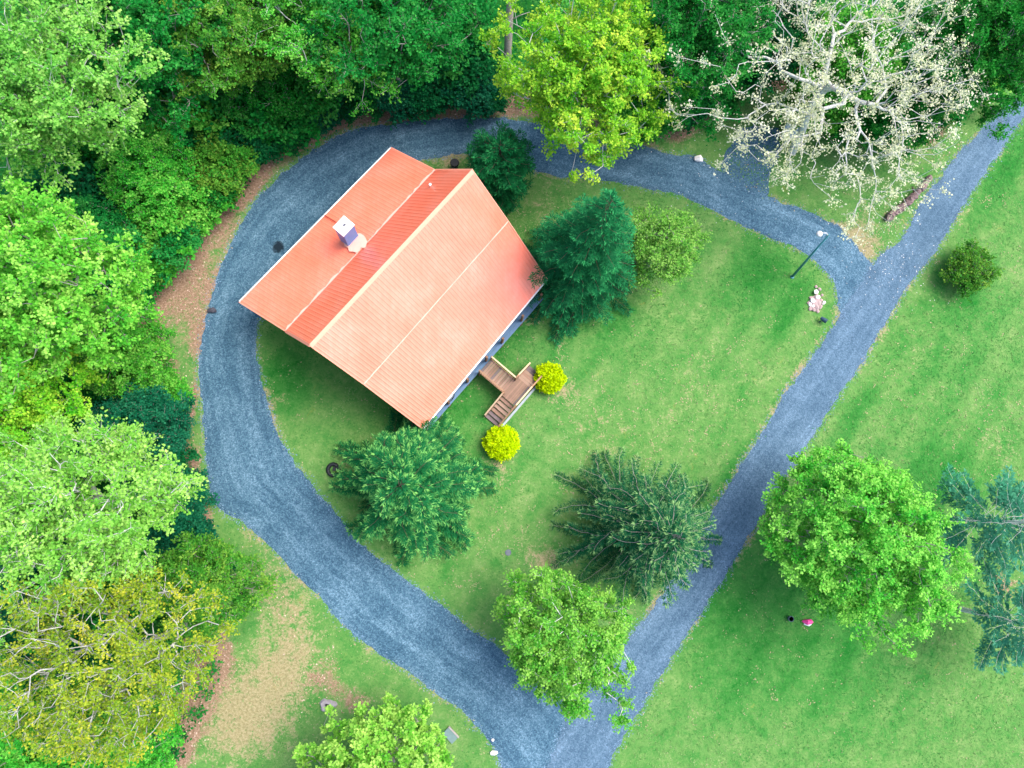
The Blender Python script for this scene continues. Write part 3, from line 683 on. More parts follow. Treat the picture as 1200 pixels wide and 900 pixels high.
def gen_conifer(seed, Hh, R, nb=120, lift=.15, droop=.30, z0=.4, taper=1.0, needle=.26, dens=1.0, blen=.42, tipl=.55, egg=False, bare=0.0, nw=.30, curl=.0, var=.16):
    rng = np.random.default_rng(seed); P0 = []; P1 = []; R0 = []; R1 = []; nP = []; nA = []; nN = []; nT = []
    n = 14
    for i in range(n):
        P0.append([0, 0, Hh*i/n]); P1.append([0, 0, Hh*(i+1)/n]); R0.append(.02+.16*(1-i/n)*Hh/11); R1.append(.02+.16*(1-(i+1)/n)*Hh/11)
    for b in range(nb):
        f = ((b+.5)/nb)**1.15; z = z0+(Hh-z0)*f
        rad = R*(1-f)**taper if not egg else R*math.sqrt(max(.02, 1-(2*f-.75)**2/1.6))*(1 if f < .85 else (1-f)/.15*.7+.3)
        Lb = max(.25, rad*rng.uniform(.97-var, .97+var)); az = b*2.39996+rng.normal(0, .3); cu = rng.normal(0, curl); sw = rng.normal(0, .05)
        k = max(3, int(Lb/.35)); pts = []; bx = by = 0.
        li = lift+.75*f*f
        for j in range(k+1):
            s = j/k; rr_ = Lb*s
            zz = z+rr_*li-droop*Lb*s*s+.10*Lb*s**4
            if j: bx += math.cos(az+cu*s*s)*Lb/k; by += math.sin(az+cu*s*s)*Lb/k
            pts.append([bx+rng.normal(0, .025), by+rng.normal(0, .025), max(.12, zz+sw*Lb*math.sin(s*3))])
        pts = np.array(pts)
        for j in range(k):
            P0.append(pts[j]); P1.append(pts[j+1]); R0.append(.008+.014*(1-j/k)*Lb/4); R1.append(.008+.014*(1-(j+1)/k)*Lb/4)
        # side shoots
        ns = max(5, int(Lb/.17*dens))
        for q in range(ns):
            s = (q+rng.random())/ns
            if s < bare or s < .10: continue
            x = s*k; j = min(k-1, int(x)); p = pts[j]+(pts[j+1]-pts[j])*(x-j); ax = pts[j+1]-pts[j]; ax = ax/np.linalg.norm(ax)
            side = np.array([-ax[1], ax[0], 0])*(1 if q % 2 else -1); ls = blen*(.35+.65*min(1, (1-s)*2.2+.25))*min(1.3, .5+Lb/3)*rng.uniform(.7, 1.2)
            sd = ax*.75+side*.85+np.array([0, 0, rng.normal(-.14, .12)]); sd = sd/np.linalg.norm(sd)
            m = max(3, int(ls/.085)); tt = (np.arange(m)+.3)/m
            pp = p+sd*(tt*ls)[:, None]+np.array([0, 0, -1.])*(.16*ls*tt*tt)[:, None]
            for w in (-1, 1):
                sid = np.cross(sd, [0, 0, 1.])*w
                nP.append(pp+rng.normal(0, .015, (m, 3))); nA.append(np.tile(sd*.9+sid*.5, (m, 1))+rng.normal(0, .12, (m, 3))); nN.append(np.array([0, 0, 1.])+rng.normal(0, .35, (m, 3)))
                nT.append(.16+tipl*(tt**2)*(.35+.65*s)+rng.normal(0, .07, m)+.10*f)
        e = pts[-1]; m = 6; ax = pts[-1]-pts[-2]; ax = ax/np.linalg.norm(ax)
        nP.append(e+rng.normal(0, .05, (m, 3))); nA.append(np.tile(ax, (m, 1))+rng.normal(0, .4, (m, 3))); nN.append(np.array([0, 0, 1.])+rng.normal(0, .3, (m, 3))); nT.append(np.full(m, .2+tipl))
    nP = np.concatenate(nP); nA = np.concatenate(nA); nN = np.concatenate(nN); nT = np.concatenate(nT)
    ln = needle*rng.uniform(.6, 1.2, len(nP)); V, Fq = leaf_quads(nP, nA, nN, ln, ln*nw)
    return (np.array(P0), np.array(P1), np.array(R0), np.array(R1)), (V, Fq, np.clip(nT, 0, 1))

def plant_meshes(gen, bk, lf, name):
    (P0, P1, R0, R1), (V, Fq, T) = gen
    big = R1 > max(.035, R1.max()*.22)
    out = []
    for nm, k, n in (('trunk', big, 8), ('branches', ~big, 4)):
        if k.any(): v, f = seg_tubes(P0[k], P1[k], R0[k], R1[k], n); out.append((nm, mesh_np(name+'_'+nm, v, f, bk, smooth=True)))
    out.append(('crown', mesh_np(name+'_crown', V, Fq, lf, tint=T)))
    return out
def put(parts, name, base, label, cat='tree', group=None, rz=0, sc=1.0, lf=None, bk=None):
    o = empty(name, base, label, cat, group, rz); o.scale = (sc, sc, sc) if not hasattr(sc, '__len__') else sc
    for nm, me in parts:
        c = link(nm, me, o)
        m = lf if nm == 'crown' else bk
        if m: c.material_slots[0].link = 'OBJECT'; c.material_slots[0].material = m
    return o
def tree(name, label, crown_px, zc, R, hz, ntips, m, lf, bk=B_GREY, base_px=None, seed=1, cat='tree', group=None, **kw):
    c = W(crown_px[0], crown_px[1], zc); b = W(*base_px) if base_px else Vector((c.x, c.y, 0))
    g = gen_broad(seed, R, zc, hz, ntips, m, lean=(c.x-b.x, c.y-b.y), **kw)
    return put(plant_meshes(g, bk, lf, name), name, Vector((b.x, b.y, 0)), label, cat, group)

# --- trees on the lawn
tree('maple_tree', 'large round spring-green leafy tree right of the lane on the mown lawn', (1002, 632), 5.6, 4.3, 3.1, 440, 180, L['spring'], seed=4, lobe=.26, lobes=20, leaf=.145, fresh=.18, twig=.8, shell=.4, flat=.35)
tree('birch_tree', 'bright green leafy tree with pale twigs at the junction of drive and lane', (660, 746), 4.6, 3.45, 2.9, 280, 168, L['spring'], B_PALE, seed=7, leaf=.138, fresh=.18, base_px=(655, 722), lobe=.25, lobes=12, rtip=.015, twig=.65, shell=.4)
tree('lime_green_tree', 'clumpy lime-yellow tree cut by the bottom edge of the picture', (447, 926), 4.2, 4.2, 3.0, 520, 84, L['lime'], seed=12, leaf=.17, twig=.32, clump=.8, lobe=.2, shell=.28, fresh=.2)
tree('apple_tree', 'small airy light green tree with grey twigs beside the tall dark fir', (776, 289), 3.4, 2.6, 2.2, 200, 96, L['pale'], B_GREY, seed=15, leaf=.12, bare=.1, rtip=.013, twig=.55)
g = gen_conifer(21, 10.5, 4.55, 130, needle=.23, dens=2.3, tipl=.85, droop=.42, nw=.26, taper=.75, curl=.45, var=.25, blen=.62, lift=.2)
put(plant_meshes(g, B_DARK, L['needle'], 'hemlock'), 'hemlock_tree', W(487, 569), 'round dark conifer with light tips at the left front corner of the house')
g = gen_conifer(22, 10.5, 4.7, 190, needle=.22, dens=1.7, tipl=.95, droop=.55, blen=.40, bare=.10, nw=.26, taper=.75, curl=.7, var=.30, lift=.28)
put(plant_meshes(g, B_GREY, L['needle2'], 'spruce'), 'spruce_tree', W(741, 617), 'dark open spruce with bare drooping branch ends beside the lane')
g = gen_conifer(23, 13.5, 3.6, 130, needle=.23, dens=2.2, tipl=.75, droop=.38, taper=.72, nw=.26, curl=.3, var=.25, blen=.55)
put(plant_meshes(g, B_DARK, L['needle3'], 'fir'), 'fir_tree', W(670, 330), 'tall dense dark green fir at the right end of the house')
g = gen_conifer(24, 6.2, 1.95, 130, needle=.22, dens=1.9, var=.22, curl=.4, tipl=.6, droop=.18, egg=True, z0=.2, blen=.5, nw=.30)
put(plant_meshes(g, B_DARK, L['needle3'], 'cypress'), 'cypress_tree', W(582, 221), 'dense egg-shaped evergreen behind the house beneath the yellow tree')
tree('yellow_maple', 'tall yellow-green tree with leaves hanging over the drive behind the house', (688, 90), 8.6, 3.8, 4.2, 420, 138, L['yellow'], B_PALE, base_px=(642, 128), seed=31, leaf=.15, lobe=.35, lobes=14, shell=.42, rtip=.013, low=-.6, twig=.65)
tree('blossom_tree', 'wide tree with pale bare branches and cream blossom over the fork of drive and lane', (970, 96), 8.2, 7.4, 4.6, 640, 42, L['cream'], B_PALE, base_px=(928, 178), seed=35, leaf=.115, twig=.62, lobe=.24, lobes=22, shell=.40, bare=.12, rtip=.0105, seg=.9, low=-.3, clump=1.1, rpow=.48, wig=.09)

# --- the two golden shrubs
def dome(seed, r, h, n=900, leaf=.13, m=9):
    rng = np.random.default_rng(seed); D = norm(rng.normal(0, 1, (n*2, 3))); D = D[D[:, 2] > -.25][:n]
    bump_ = 1+.17*np.sin(D[:, 0]*7+seed)*np.cos(D[:, 1]*8+D[:, 2]*6)+rng.normal(0, .04, len(D))
    T = D*bump_[:, None]*np.array([r, r, h*.62])*(.82+.18*rng.random(len(D)))[:, None]+[0, 0, h*.40]
    T[:, 2] = np.maximum(T[:, 2], .05)
    P = T[:, None]+rng.normal(0, .05, (len(D), m, 3)); ax = D[:, None]*.6+rng.normal(0, .6, (len(D), m, 3)); nr = D[:, None]*.8+np.array([0, 0, .5])+rng.normal(0, .4, (len(D), m, 3))
    P = P.reshape(-1, 3); ln = leaf*rng.uniform(.7, 1.3, len(P)); V, Fq = leaf_quads(P, ax.reshape(-1, 3), nr.reshape(-1, 3), ln, ln*.7)
    k = 60; P1 = T[:k]*.85; P0 = np.tile([0, 0, .02], (k, 1)).astype(float)
    return (P0, P1, np.full(k, .02), np.full(k, .008)), (V, Fq, np.clip(rng.normal(.5, .22, len(P)), 0, 1))
def shrub(gen, bk, lf, name, base, label, cat='shrub', group=None):
    (P0, P1, R0, R1), (V, Fq, T) = gen; o = empty(name, base, label, cat, group)
    v, f = seg_tubes(P0, P1, R0, R1, 4); link('stems', mesh_np(name, v, f, bk), o); link('foliage', mesh_np(name, V, Fq, lf, tint=T), o); return o
shrub(dome(1, .84, 1.25), B_DARK, L['gold'], 'golden_shrub', W(643, 444.5), 'bright golden yellow clipped shrub beside the right-hand steps', group='golden shrubs by the steps')
shrub(dome(2, .95, 1.35), B_DARK, L['gold'], 'golden_shrub', W(587, 519.5), 'bright golden yellow clipped shrub at the foot of the left-hand steps', group='golden shrubs by the steps')
g = gen_broad(41, 1.55, .9, .9, 130, 70, leaf=.14, twig=.5, up=.5, flat=.8, low=-.1, lobe=.15)
put(plant_meshes(g, B_GREY, L['olive'], 'round_shrub'), 'round_shrub', W(1122, 322), 'lone rounded olive-green bush on the lawn right of the lane', 'shrub')

# --- the wood: a handful of grown forms, each used for several trees
FORM = {
 'A': plant_meshes(gen_broad(51, 4.0, 8.5, 3.5, 380, 144, leaf=.145, twig=.7, lobe=.3, low=-.6), B_GREY, L['mid'], 'form_a'),
 'B': plant_meshes(gen_broad(52, 4.0, 9.0, 3.1, 370, 144, leaf=.14, twig=.9, lobe=.4, lobes=12, flat=.3, low=-.5), B_PALE, L['pale'], 'form_b'),
 'C': plant_meshes(gen_broad(53, 2.9, 4.2, 2.7, 270, 144, leaf=.132, twig=.6, lobe=.3, low=-.7), B_GREY, L['mid'], 'form_c'),
 'D': plant_meshes(gen_broad(54, 1.5, 1.2, 1.2, 130, 96, leaf=.14, twig=.4, lobe=.3, low=-.3), B_DARK, L['deep'], 'form_d'),
 'E': plant_meshes(gen_broad(55, 1.6, 1.4, 1.3, 125, 96, leaf=.145, twig=.5, lobe=.4, low=-.3, flat=.3), B_DARK, L['mid'], 'form_e'),
 'P': plant_meshes(gen_conifer(56, 11, 3.4, 70, needle=.26, dens=1.2, tipl=.6, droop=.1, lift=.22, bare=.35, nw=.4, z0=3.5, taper=.7), B_PALE, L['pine'], 'form_p'),
}
ZC = {'A': 8.5, 'B': 9.0, 'C': 4.2, 'D': 1.2, 'E': 1.4, 'P': 7}
def wood(form, px, py, sc, lf, label, name='broadleaf_tree', cat='tree', group='trees of the wood', bk=None, seed=0):
    c = W(px, py, ZC[form]*sc); rz = random.Random(seed or int(px*7+py*13)).uniform(0, 6.28)
    return put(FORM[form], name, Vector((c.x, c.y, 0)), label, cat, group, rz, sc, L[lf], bk)
tree('pale_tree', 'tall pale green tree in the upper left corner with bare limbs showing', (52, 105), 11.5, 4.2, 3.9, 420, 126, L['pale'], B_PALE, seed=61, group='trees of the wood', leaf=.16, twig=.85, lobe=.4, lobes=12, flat=.3)
tree('sunny_tree', 'big light green tree on the left edge above the brown leaf litter', (38, 335), 10.5, 4.3, 4.0, 420, 126, L['lime'], B_GREY, seed=62, group='trees of the wood', leaf=.165, twig=.7, lobe=.35, lobes=14)
tree('silvery_tree', 'silvery grey-green tree with whitish branches left of the drive', (95, 592), 10.0, 4.5, 3.4, 380, 120, L['silver'], B_PALE, seed=63, group='trees of the wood', leaf=.145, twig=.9, lobe=.3, rtip=.016, bare=.1, flat=.3)
tree('ochre_tree', 'ochre-leaved tree with a web of bare white branches in the lower left', (128, 775), 9.5, 4.9, 3.7, 640, 66, L['ochre'], bark('bark_silver', (.30, .30, .28), (.56, .56, .53)), seed=64, group='trees of the wood', leaf=.12, twig=.55, lobe=.3, lobes=12, rtip=.0125, bare=.30, clump=1.0, rpow=.44, shell=.36)
for form, px, py, sc, lf, lab in [
 ('A', 5, 470, .95, 'yellow', 'yellow-green tree half cut by the left edge of the picture'),
 ('A', 165, 25, 1.1, 'mid', 'mid green tree by the top edge next to the tall pale tree'),
 ('B', 385, 15, .95, 'spring', 'light feathery green tree at the top edge above the evergreen bank'),
 ('A', 265, 35, .95, 'olive', 'yellowish olive tree at the top edge between two green trees'),
 ('A', 455, 18, 1.05, 'mid', 'deep green rounded tree at the top left of the tall bare trunk'),
 ('A', 815, 40, 1.0, 'mid', 'green tree between the yellow tree and the cream blossom tree'),
 ('C', 765, 95, .95, 'spring', 'small light green tree right of the yellow tree near the drive'),
 ('C', 985, 70, 1.2, 'spring', 'green tree half hidden beneath the cream blossom tree'),
 ('C', 1060, 130, .95, 'mid', 'low green tree under the right side of the cream blossom tree'),
 ('A', 1165, 45, 1.0, 'mid', 'green tree beside the lane in the top right corner'),
 ('C', 905, 40, 1.1, 'deep', 'dark green tree behind the blossom tree at the top edge'),
 ('A', 30, 880, .9, 'spring', 'bright green tree in the bottom left corner under the ochre tree'),
 ('C', 150, 885, .9, 'spring', 'small bright green tree at the bottom edge below the ochre tree'),
 ('C', 235, 690, .95, 'olive', 'olive green small tree at the right side of the ochre tree'),
 ('C', 148, 412, .95, 'spring', 'soft green small tree beside the brown leaf litter strip'),
 ('C', 110, 290, 1.0, 'mid', 'green tree between the pale corner tree and the leaf litter'),
 ('C', 178, 205, .95, 'spring', 'green small tree up the slope left of the drive bend'),
 ('C', 330, 85, 1.0, 'mid', 'mid green small tree in the middle of the upper wood'),
 ('C', 160, 505, .95, 'teal', 'dark teal tree with dead twigs below the sunny left tree'),
 ('C', 20, 690, 1.05, 'teal', 'dark teal-green tree on the left edge below the silvery tree'),
]: wood(form, px, py, sc, lf, lab)
tp = W(591, 107); tt_ = W(598, 2, 5.5)
b_ = empty('bare_trunk_tree', tp, 'tall straight grey tree trunk left of the yellow tree, crown beyond the top edge', 'tree', 'trees of the wood')
mb = MB(); dv = (tt_-tp); mb.tube([(0, 0, -.1), (dv.x*.5+.05, dv.y*.5, dv.z*.5), dv, dv*2.0, dv*3.0], [.30, .25, .22, .17, .10], 10); mb.tube([dv*.8, dv*.8+Vector((.6, .05, .5)), dv*.8+Vector((1.2, .1, .8))], [.05, .035, .02], 6); mb.build('trunk', B_GREY, b_, True)
g = gen_broad(71, 3.6, 0, 3.0, 240, 40, leaf=.24); v, f, t_ = g[1]; c = link('crown', mesh_np('tall_crown', v, f, L['yellow'], tint=t_), b_); c.location = dv*2.9
wood('P', 1190, 612, 1.0, 'pine', 'grey-teal pine on the right edge with bare white lower branches', 'pine_tree', group=None)
wood('P', 1215, 735, .9, 'pine', 'grey-teal pine cut by the right edge near the bottom right', 'pine_tree', group=None)

EDGE = [('D', 338, 142, 1.1, 'deep'), ('D', 378, 118, 1.2, 'teal'), ('D', 420, 106, 1.2, 'deep'), ('D', 462, 102, 1.25, 'teal'), ('D', 505, 99, 1.3, 'deep'), ('D', 545, 99, 1.25, 'teal'), ('D', 572, 112, .8, 'deep'),
 ('E', 298, 163, 1.0, 'deep'), ('E', 268, 190, 1.1, 'olive'), ('E', 255, 180, 1.2, 'olive'), ('E', 246, 220, 1.0, 'mid'), ('E', 218, 246, 1.1, 'spring'), ('E', 200, 280, 1.1, 'mid'), ('E', 172, 298, 1.2, 'spring'), ('E', 240, 215, 1.2, 'olive'),
 ('E', 148, 342, 1.0, 'mid'), ('D', 190, 495, 1.0, 'teal'), ('D', 190, 545, 1.1, 'deep'), ('D', 212, 585, 1.1, 'teal'), ('D', 212, 628, 1.2, 'teal'), ('D', 230, 665, 1.1, 'deep'), ('E', 195, 462, .9, 'spring'),
 ('E', 300, 120, 1.4, 'mid'), ('E', 350, 105, 1.5, 'mid'), ('E', 260, 120, 1.4, 'deep'), ('E', 205, 150, 1.4, 'mid'), ('E', 180, 190, 1.4, 'spring'), ('E', 420, 80, 1.5, 'mid'), ('D', 540, 70, 1.6, 'deep'), ('D', 470, 60, 1.6, 'deep'), ('E', 160, 250, 1.4, 'deep'), ('E', 215, 85, 1.5, 'mid'),
 ('E', 735, 140, 1.0, 'olive'), ('E', 770, 130, 1.1, 'mid'), ('D', 810, 110, 1.3, 'deep'), ('E', 960, 120, 1.3, 'spring'), ('E', 1010, 140, 1.2, 'mid'), ('E', 1060, 145, 1.1, 'spring'), ('D', 1110, 110, 1.2, 'mid'), ('E', 1150, 85, 1.2, 'spring'), ('D', 860, 70, 1.4, 'deep'), ('E', 840, 95, 1.2, 'mid')]
lbl = {'deep': 'dark green', 'teal': 'blue-green', 'olive': 'yellowish olive', 'mid': 'mid green', 'spring': 'light green'}
def shrub_label(i, px, py, lf):
    c = lbl[lf]
    if i < 7: return f'{c} evergreen shrub, number {["one", "two", "three", "four", "five", "six", "seven"][i]} from the left in the bank above the drive'
    return None
near = {7: 'at the left end of the evergreen bank', 8: 'at the wood edge by the upper left bend of the drive', 9: 'behind the wood edge at the upper left bend', 10: 'overhanging the grassy verge left of the chimney', 11: 'above the brown litter strip',
 12: 'at the top of the brown leaf litter clearing', 13: 'left of the top of the leaf litter clearing', 14: 'in the middle of the yellowish thicket', 15: 'at the left side of the leaf litter clearing', 16: 'at the foot of the litter strip beside the drive',
 17: 'between the dark teal tree and the silvery tree', 18: 'touching the silvery tree on its drive side', 19: 'where the silvery tree meets the lower verge', 20: 'just above the ochre tree at the verge', 21: 'at the lower end of the brown litter strip',
 22: 'in the upper wood behind the evergreen bank, left part', 23: 'in the upper wood behind the evergreen bank, right part', 24: 'in the upper wood above the yellowish thicket', 25: 'right of the pale corner tree', 26: 'below right of the pale corner tree',
 27: 'under the feathery tree at the top', 28: 'left of the tall bare trunk', 29: 'below the deep green rounded tree', 30: 'between the pale corner tree and the sunny tree', 31: 'near the top edge beneath the mid green tree',
 32: 'on the verge below right of the yellow tree', 33: 'in the verge between yellow tree and blossom tree', 34: 'left of the parking bay under the blossom tree', 35: 'right of the parking bay under the blossom tree', 36: 'under the middle of the blossom tree', 37: 'under the lower right of the blossom tree',
 38: 'at the lane side of the blossom tree', 39: 'beside the lane near the top right corner', 40: 'behind the parking bay', 41: 'at the upper left of the parking bay'}
for i, (form, px, py, sc, lf) in enumerate(EDGE):
    lab = shrub_label(i, px, py, lf) or f'{lbl[lf]} shrub {near[i]}'
    wood(form, px, py, sc, lf, lab, 'evergreen_shrub' if form == 'D' else 'woodland_shrub', 'shrub', 'shrubs along the wood edge')

# thicket in the upper left of the wood
lbl = {'deep': 'dark green', 'teal': 'blue-green', 'olive': 'yellowish olive', 'mid': 'mid green', 'spring': 'light green'}
THICK = ['by the top edge right of the pale corner tree', 'under the mid green tree at the top edge', 'left of the olive tree at the top', 'close to the right side of the pale corner tree', 'below the mid green tree near the top', 'under the olive tree at the top edge',
 'halfway between the pale corner tree and the drive bend', 'just behind the yellowish thicket', 'behind the left end of the evergreen bank', 'under the feathery tree, left side', 'left of the yellowish thicket', 'at the lower tip of the pale corner tree', 'touching the lower right of the pale corner tree',
 'at the upper side of the yellowish thicket', 'above the brown litter clearing', 'at the upper right of the sunny tree', 'between the pale corner tree and sunny tree, left part', 'behind the middle of the evergreen bank', 'left of the bare grey trunk at the top edge', 'under the lower right of the sunny tree',
 'between the sunny tree and the silvery tree', 'at the upper left of the ochre tree', 'between the silvery tree and the ochre tree']
for i_, (px_, py_, sc_, lf_) in enumerate([(140, 40, 2.0, 'mid'), (190, 60, 1.9, 'deep'), (235, 90, 1.8, 'mid'), (150, 110, 1.7, 'spring'), (175, 140, 1.7, 'deep'), (290, 70, 1.9, 'mid'), (225, 130, 1.5, 'spring'), (250, 150, 1.5, 'mid'), (320, 125, 1.5, 'mid'),
        (365, 80, 1.8, 'mid'), (200, 190, 1.5, 'mid'), (165, 215, 1.6, 'teal'), (140, 180, 1.8, 'mid'), (225, 170, 1.4, 'deep'), (180, 255, 1.4, 'spring'), (130, 320, 1.5, 'mid'), (110, 240, 1.8, 'deep'), (440, 60, 1.8, 'deep'), (520, 30, 1.9, 'mid'), (100, 430, 1.8, 'mid'), (60, 500, 1.8, 'deep'), (70, 720, 1.8, 'deep'), (120, 690, 1.7, 'mid')]):
    wood('ED'[i_ % 2], px_, py_, sc_, lf_, f'{lbl[lf_]} thicket shrub {THICK[i_]}', 'thicket_shrub', 'shrub', 'thicket shrubs under the trees of the wood', seed=900+i_)

# undergrowth of the wood: a leafy mass, hip to head high
rng = np.random.default_rng(5)
fa = np.array(FOREST); x0, y0 = -46, -22; x1, y1 = 40, 46
n = 44000; px = rng.uniform(x0, x1, n); py = rng.uniform(y0, y1, n)
k = inside(px, py, FOREST) & (segdist(px, py, FOREST) > .35) & ~inside(px, py, [tuple(p) for p in drive_c]); px, py = px[k], py[k]
hh = .25+2.6*np.clip(fbm(px*.35, py*.35, 3)-.25, 0, 1)*np.clip(segdist(px, py, FOREST)/2.5, .2, 1)
gap = fbm(px*.6, py*.6, 9) > .28; px, py, hh = px[gap], py[gap], hh[gap]
m = 11; P = np.stack([px, py, hh], 1)[:, None]+rng.normal(0, .16, (len(px), m, 3)); P[..., 2] = np.maximum(P[..., 2], .05)
P = P.reshape(-1, 3); ln = rng.uniform(.11, .22, len(P))
V, Fq = leaf_quads(P, rng.normal(0, 1, (len(P), 3))*[1, 1, .4], np.array([0, 0, .9])+rng.normal(0, .4, (len(P), 3)), ln, ln*.7)
cl = np.repeat(fbm(px*.5, py*.5, 21), m)
o = link('undergrowth', mesh_np('undergrowth', V, Fq, L['under'], tint=np.clip((cl-.5)*2.2+.45+rng.normal(0, .2, len(P)), 0, 1)))
tag(o, 'low leafy green undergrowth covering the floor of the wood', 'undergrowth', kind='stuff')

# ------------------------------------------------------------------ grass, fallen leaves, loose stones
def vcol_mat(name, rough=.9, trans=0):
    m = NT(name); return m.done(m.attr('col', 'Color'), rough, .15)
VC = vcol_mat('grass_blades')
rng = np.random.default_rng(8)
n = 210000; px = rng.uniform(-34, 40, n); py = rng.uniform(-21, 36, n)
dr_l = [tuple(p) for p in drive_c]; rd_l = [tuple(p) for p in road_c]
hx = (px-HB.x)*UX.x+(py-HB.y)*UX.y; hy = (px-HB.x)*NXV.x+(py-HB.y)*NXV.y
sd_d = np.where(inside(px, py, dr_l), -1, 1)*segdist(px, py, dr_l); sd_r = np.where(inside(px, py, rd_l), -1, 1)*segdist(px, py, rd_l)
k = (sd_d > rng.normal(.05, .12, n)) & (sd_r > rng.normal(.05, .12, n)) & ~((hx > S0) & (hx < S1) & (hy > T0) & (hy < PT1)) & ~inside(px, py, FOREST)
px, py = px[k], py[k]; dry, lit, lush_shade = masks(px, py)
k = rng.random(len(px)) > np.maximum(lit*.85, dry*.35); px, py, dry, lit, lush_shade = px[k], py[k], dry[k], lit[k], lush_shade[k]; n = len(px)
g = .65*fbm(px*1.2, py*1.2, 40, 4)+.35*fbm(px*.3, py*.3, 44, 3)+rng.normal(0, .06, n)-.45*lush_shade
g = np.clip((g-.15)/.7, 0, 1)[:, None]
c0, c1, c2 = np.array([.03, .17, .03]), np.array([.09, .225, .055]), np.array([.23, .33, .13])
col = np.where(g < .5, c0+(c1-c0)*g*2, c1+(c2-c1)*(g*2-1))
dk = np.clip((dry+(fbm(px*1.8, py*1.8, 60, 4)-.5)*2.2+rng.normal(0, .2, n)-.5)*3, 0, 1)[:, None]*.8
col = col*(1-dk)+np.array([.38, .30, .19])*dk
ln = rng.uniform(.07, .15, n); P = np.stack([px, py, np.full(n, .015)], 1)
ax = rng.normal(0, 1, (n, 3)); ax[:, 2] = np.abs(ax[:, 2])*.22+.03
V, Fq = leaf_quads(P, ax, np.array([0, 0, 1.])+rng.normal(0, .2, (n, 3)), ln, ln*.55)
tag(link('grass', mesh_np('grass', V, Fq, VC, col=col)), 'short mown green grass of the lawns with dry tan patches', 'grass', kind='stuff')
# leaf litter
n = 90000; px = rng.uniform(-36, 36, n); py = rng.uniform(-21, 40, n); dry, lit, lush_shade = masks(px, py)
k = (rng.random(n) < lit*.9+dry*.05-.05) & ~inside(px, py, rd_l) & ((~inside(px, py, dr_l)) | (rng.random(n) < .02)) & ~(inside(px, py, FOREST) & (segdist(px, py, FOREST) > 4)); px, py = px[k], py[k]; n = len(px)
pal = np.array([(.38, .24, .17), (.48, .33, .27), (.24, .13, .09), (.56, .44, .36), (.36, .27, .16)]); col = pal[rng.integers(0, 5, n)]*rng.uniform(.7, 1.25, (n, 1))
ln = rng.uniform(.07, .14, n)
V, Fq = leaf_quads(np.stack([px, py, rng.uniform(.01, .05, n)], 1), rng.normal(0, 1, (n, 3))*[1, 1, .25], np.array([0, 0, 1])+rng.normal(0, .35, (n, 3)), ln, ln*.7)
tag(link('fallen_leaves', mesh_np('fallen_leaves', V, Fq, VC, col=col)), 'brown fallen leaves along the edge of the wood', 'leaves', kind='stuff')
# petals and pale chips round the fork, loose stones along the verges
n = 260; c = W(1045, 300); px = c.x+rng.normal(0, 1.7, n); py = c.y+rng.normal(0, 1.9, n); c2_ = W(870, 190); h_ = n//3; px[:h_] = c2_.x+rng.normal(0, 3.2, h_); py[:h_] = c2_.y+rng.normal(0, 2.2, h_)
ln = rng.uniform(.04, .09, n); V, Fq = leaf_quads(np.stack([px, py, np.full(n, .03)], 1), rng.normal(0, 1, (n, 3))*[1, 1, .1], np.array([0, 0, 1])+rng.normal(0, .2, (n, 3)), ln, ln*.8)
tag(link('fallen_petals', mesh_np('fallen_petals', V, Fq, VC, col=np.array([.72, .70, .66])*rng.uniform(.7, 1.1, (n, 1)))), 'pale petals fallen on the lane and drive near the blossom tree', 'petals', kind='stuff')
edge = np.concatenate([drive_poly, road_poly]); n = 16000; q = edge[rng.integers(0, len(edge), n)]+rng.normal(0, .15, (n, 2))
sz = rng.uniform(.02, .055, n); th = rng.uniform(0, 6.28, n); V = []
for a_ in (0, 2.1, 4.2): V.append(np.stack([q[:, 0]+np.cos(th+a_)*sz, q[:, 1]+np.sin(th+a_)*sz, np.full(n, .004)], 1))
V.append(np.stack([q[:, 0], q[:, 1], .012+sz*.8], 1)); V = np.stack(V, 1).reshape(-1, 3); b4 = np.arange(n)[:, None]*4
Fq = np.stack([b4+[0, 1, 3], b4+[1, 2, 3], b4+[2, 0, 3]], 1).reshape(-1, 3)
tag(link('loose_gravel', mesh_np('loose_gravel', V, Fq, VC, col=np.repeat(np.array([.13, .20, .29])*rng.uniform(.5, 1.7, (n, 1)), 3, 0))), 'loose grey-blue stones spilled along the drive and lane edges', 'gravel', kind='stuff')

# ------------------------------------------------------------------ small things
TEAL = simple('teal_pole_paint', (.05, .22, .26), .5, var=.15); GREYM = simple('light_grey_metal', (.6, .62, .66), .4)
b = W(928.4, 324.4); top = W(971.5, 275, 5.6)-b; arm = W(963, 273, 5.75)-b
lp = empty('lamp_post', b, 'leaning teal-grey lamp post on the lawn by the fork of the drive', 'lamp post')
mb = MB(); mb.tube([(0, 0, -.05), top], [.085, .055], 10); mb.build('pole', TEAL, lp, True)
mb = MB(); mb.tube([top-top*.02, top.lerp(arm, .5)+UP*.12, arm], .035, 8); mb.build('arm', GREYM, lp, True)
mb = MB(); hd = arm+Vector((-.12, -.05, -.02)); mb.tube([hd+UP*.10, hd+UP*.06, hd-UP*.03, hd-UP*.08], [.05, .17, .19, .14], 12); mb.build('lamp_head', GREYM, lp, True)
mb = MB(); mb.tube([(0, 0, 0), (0, 0, .06)], [.14, .12], 10); mb.build('base', TEAL, lp)

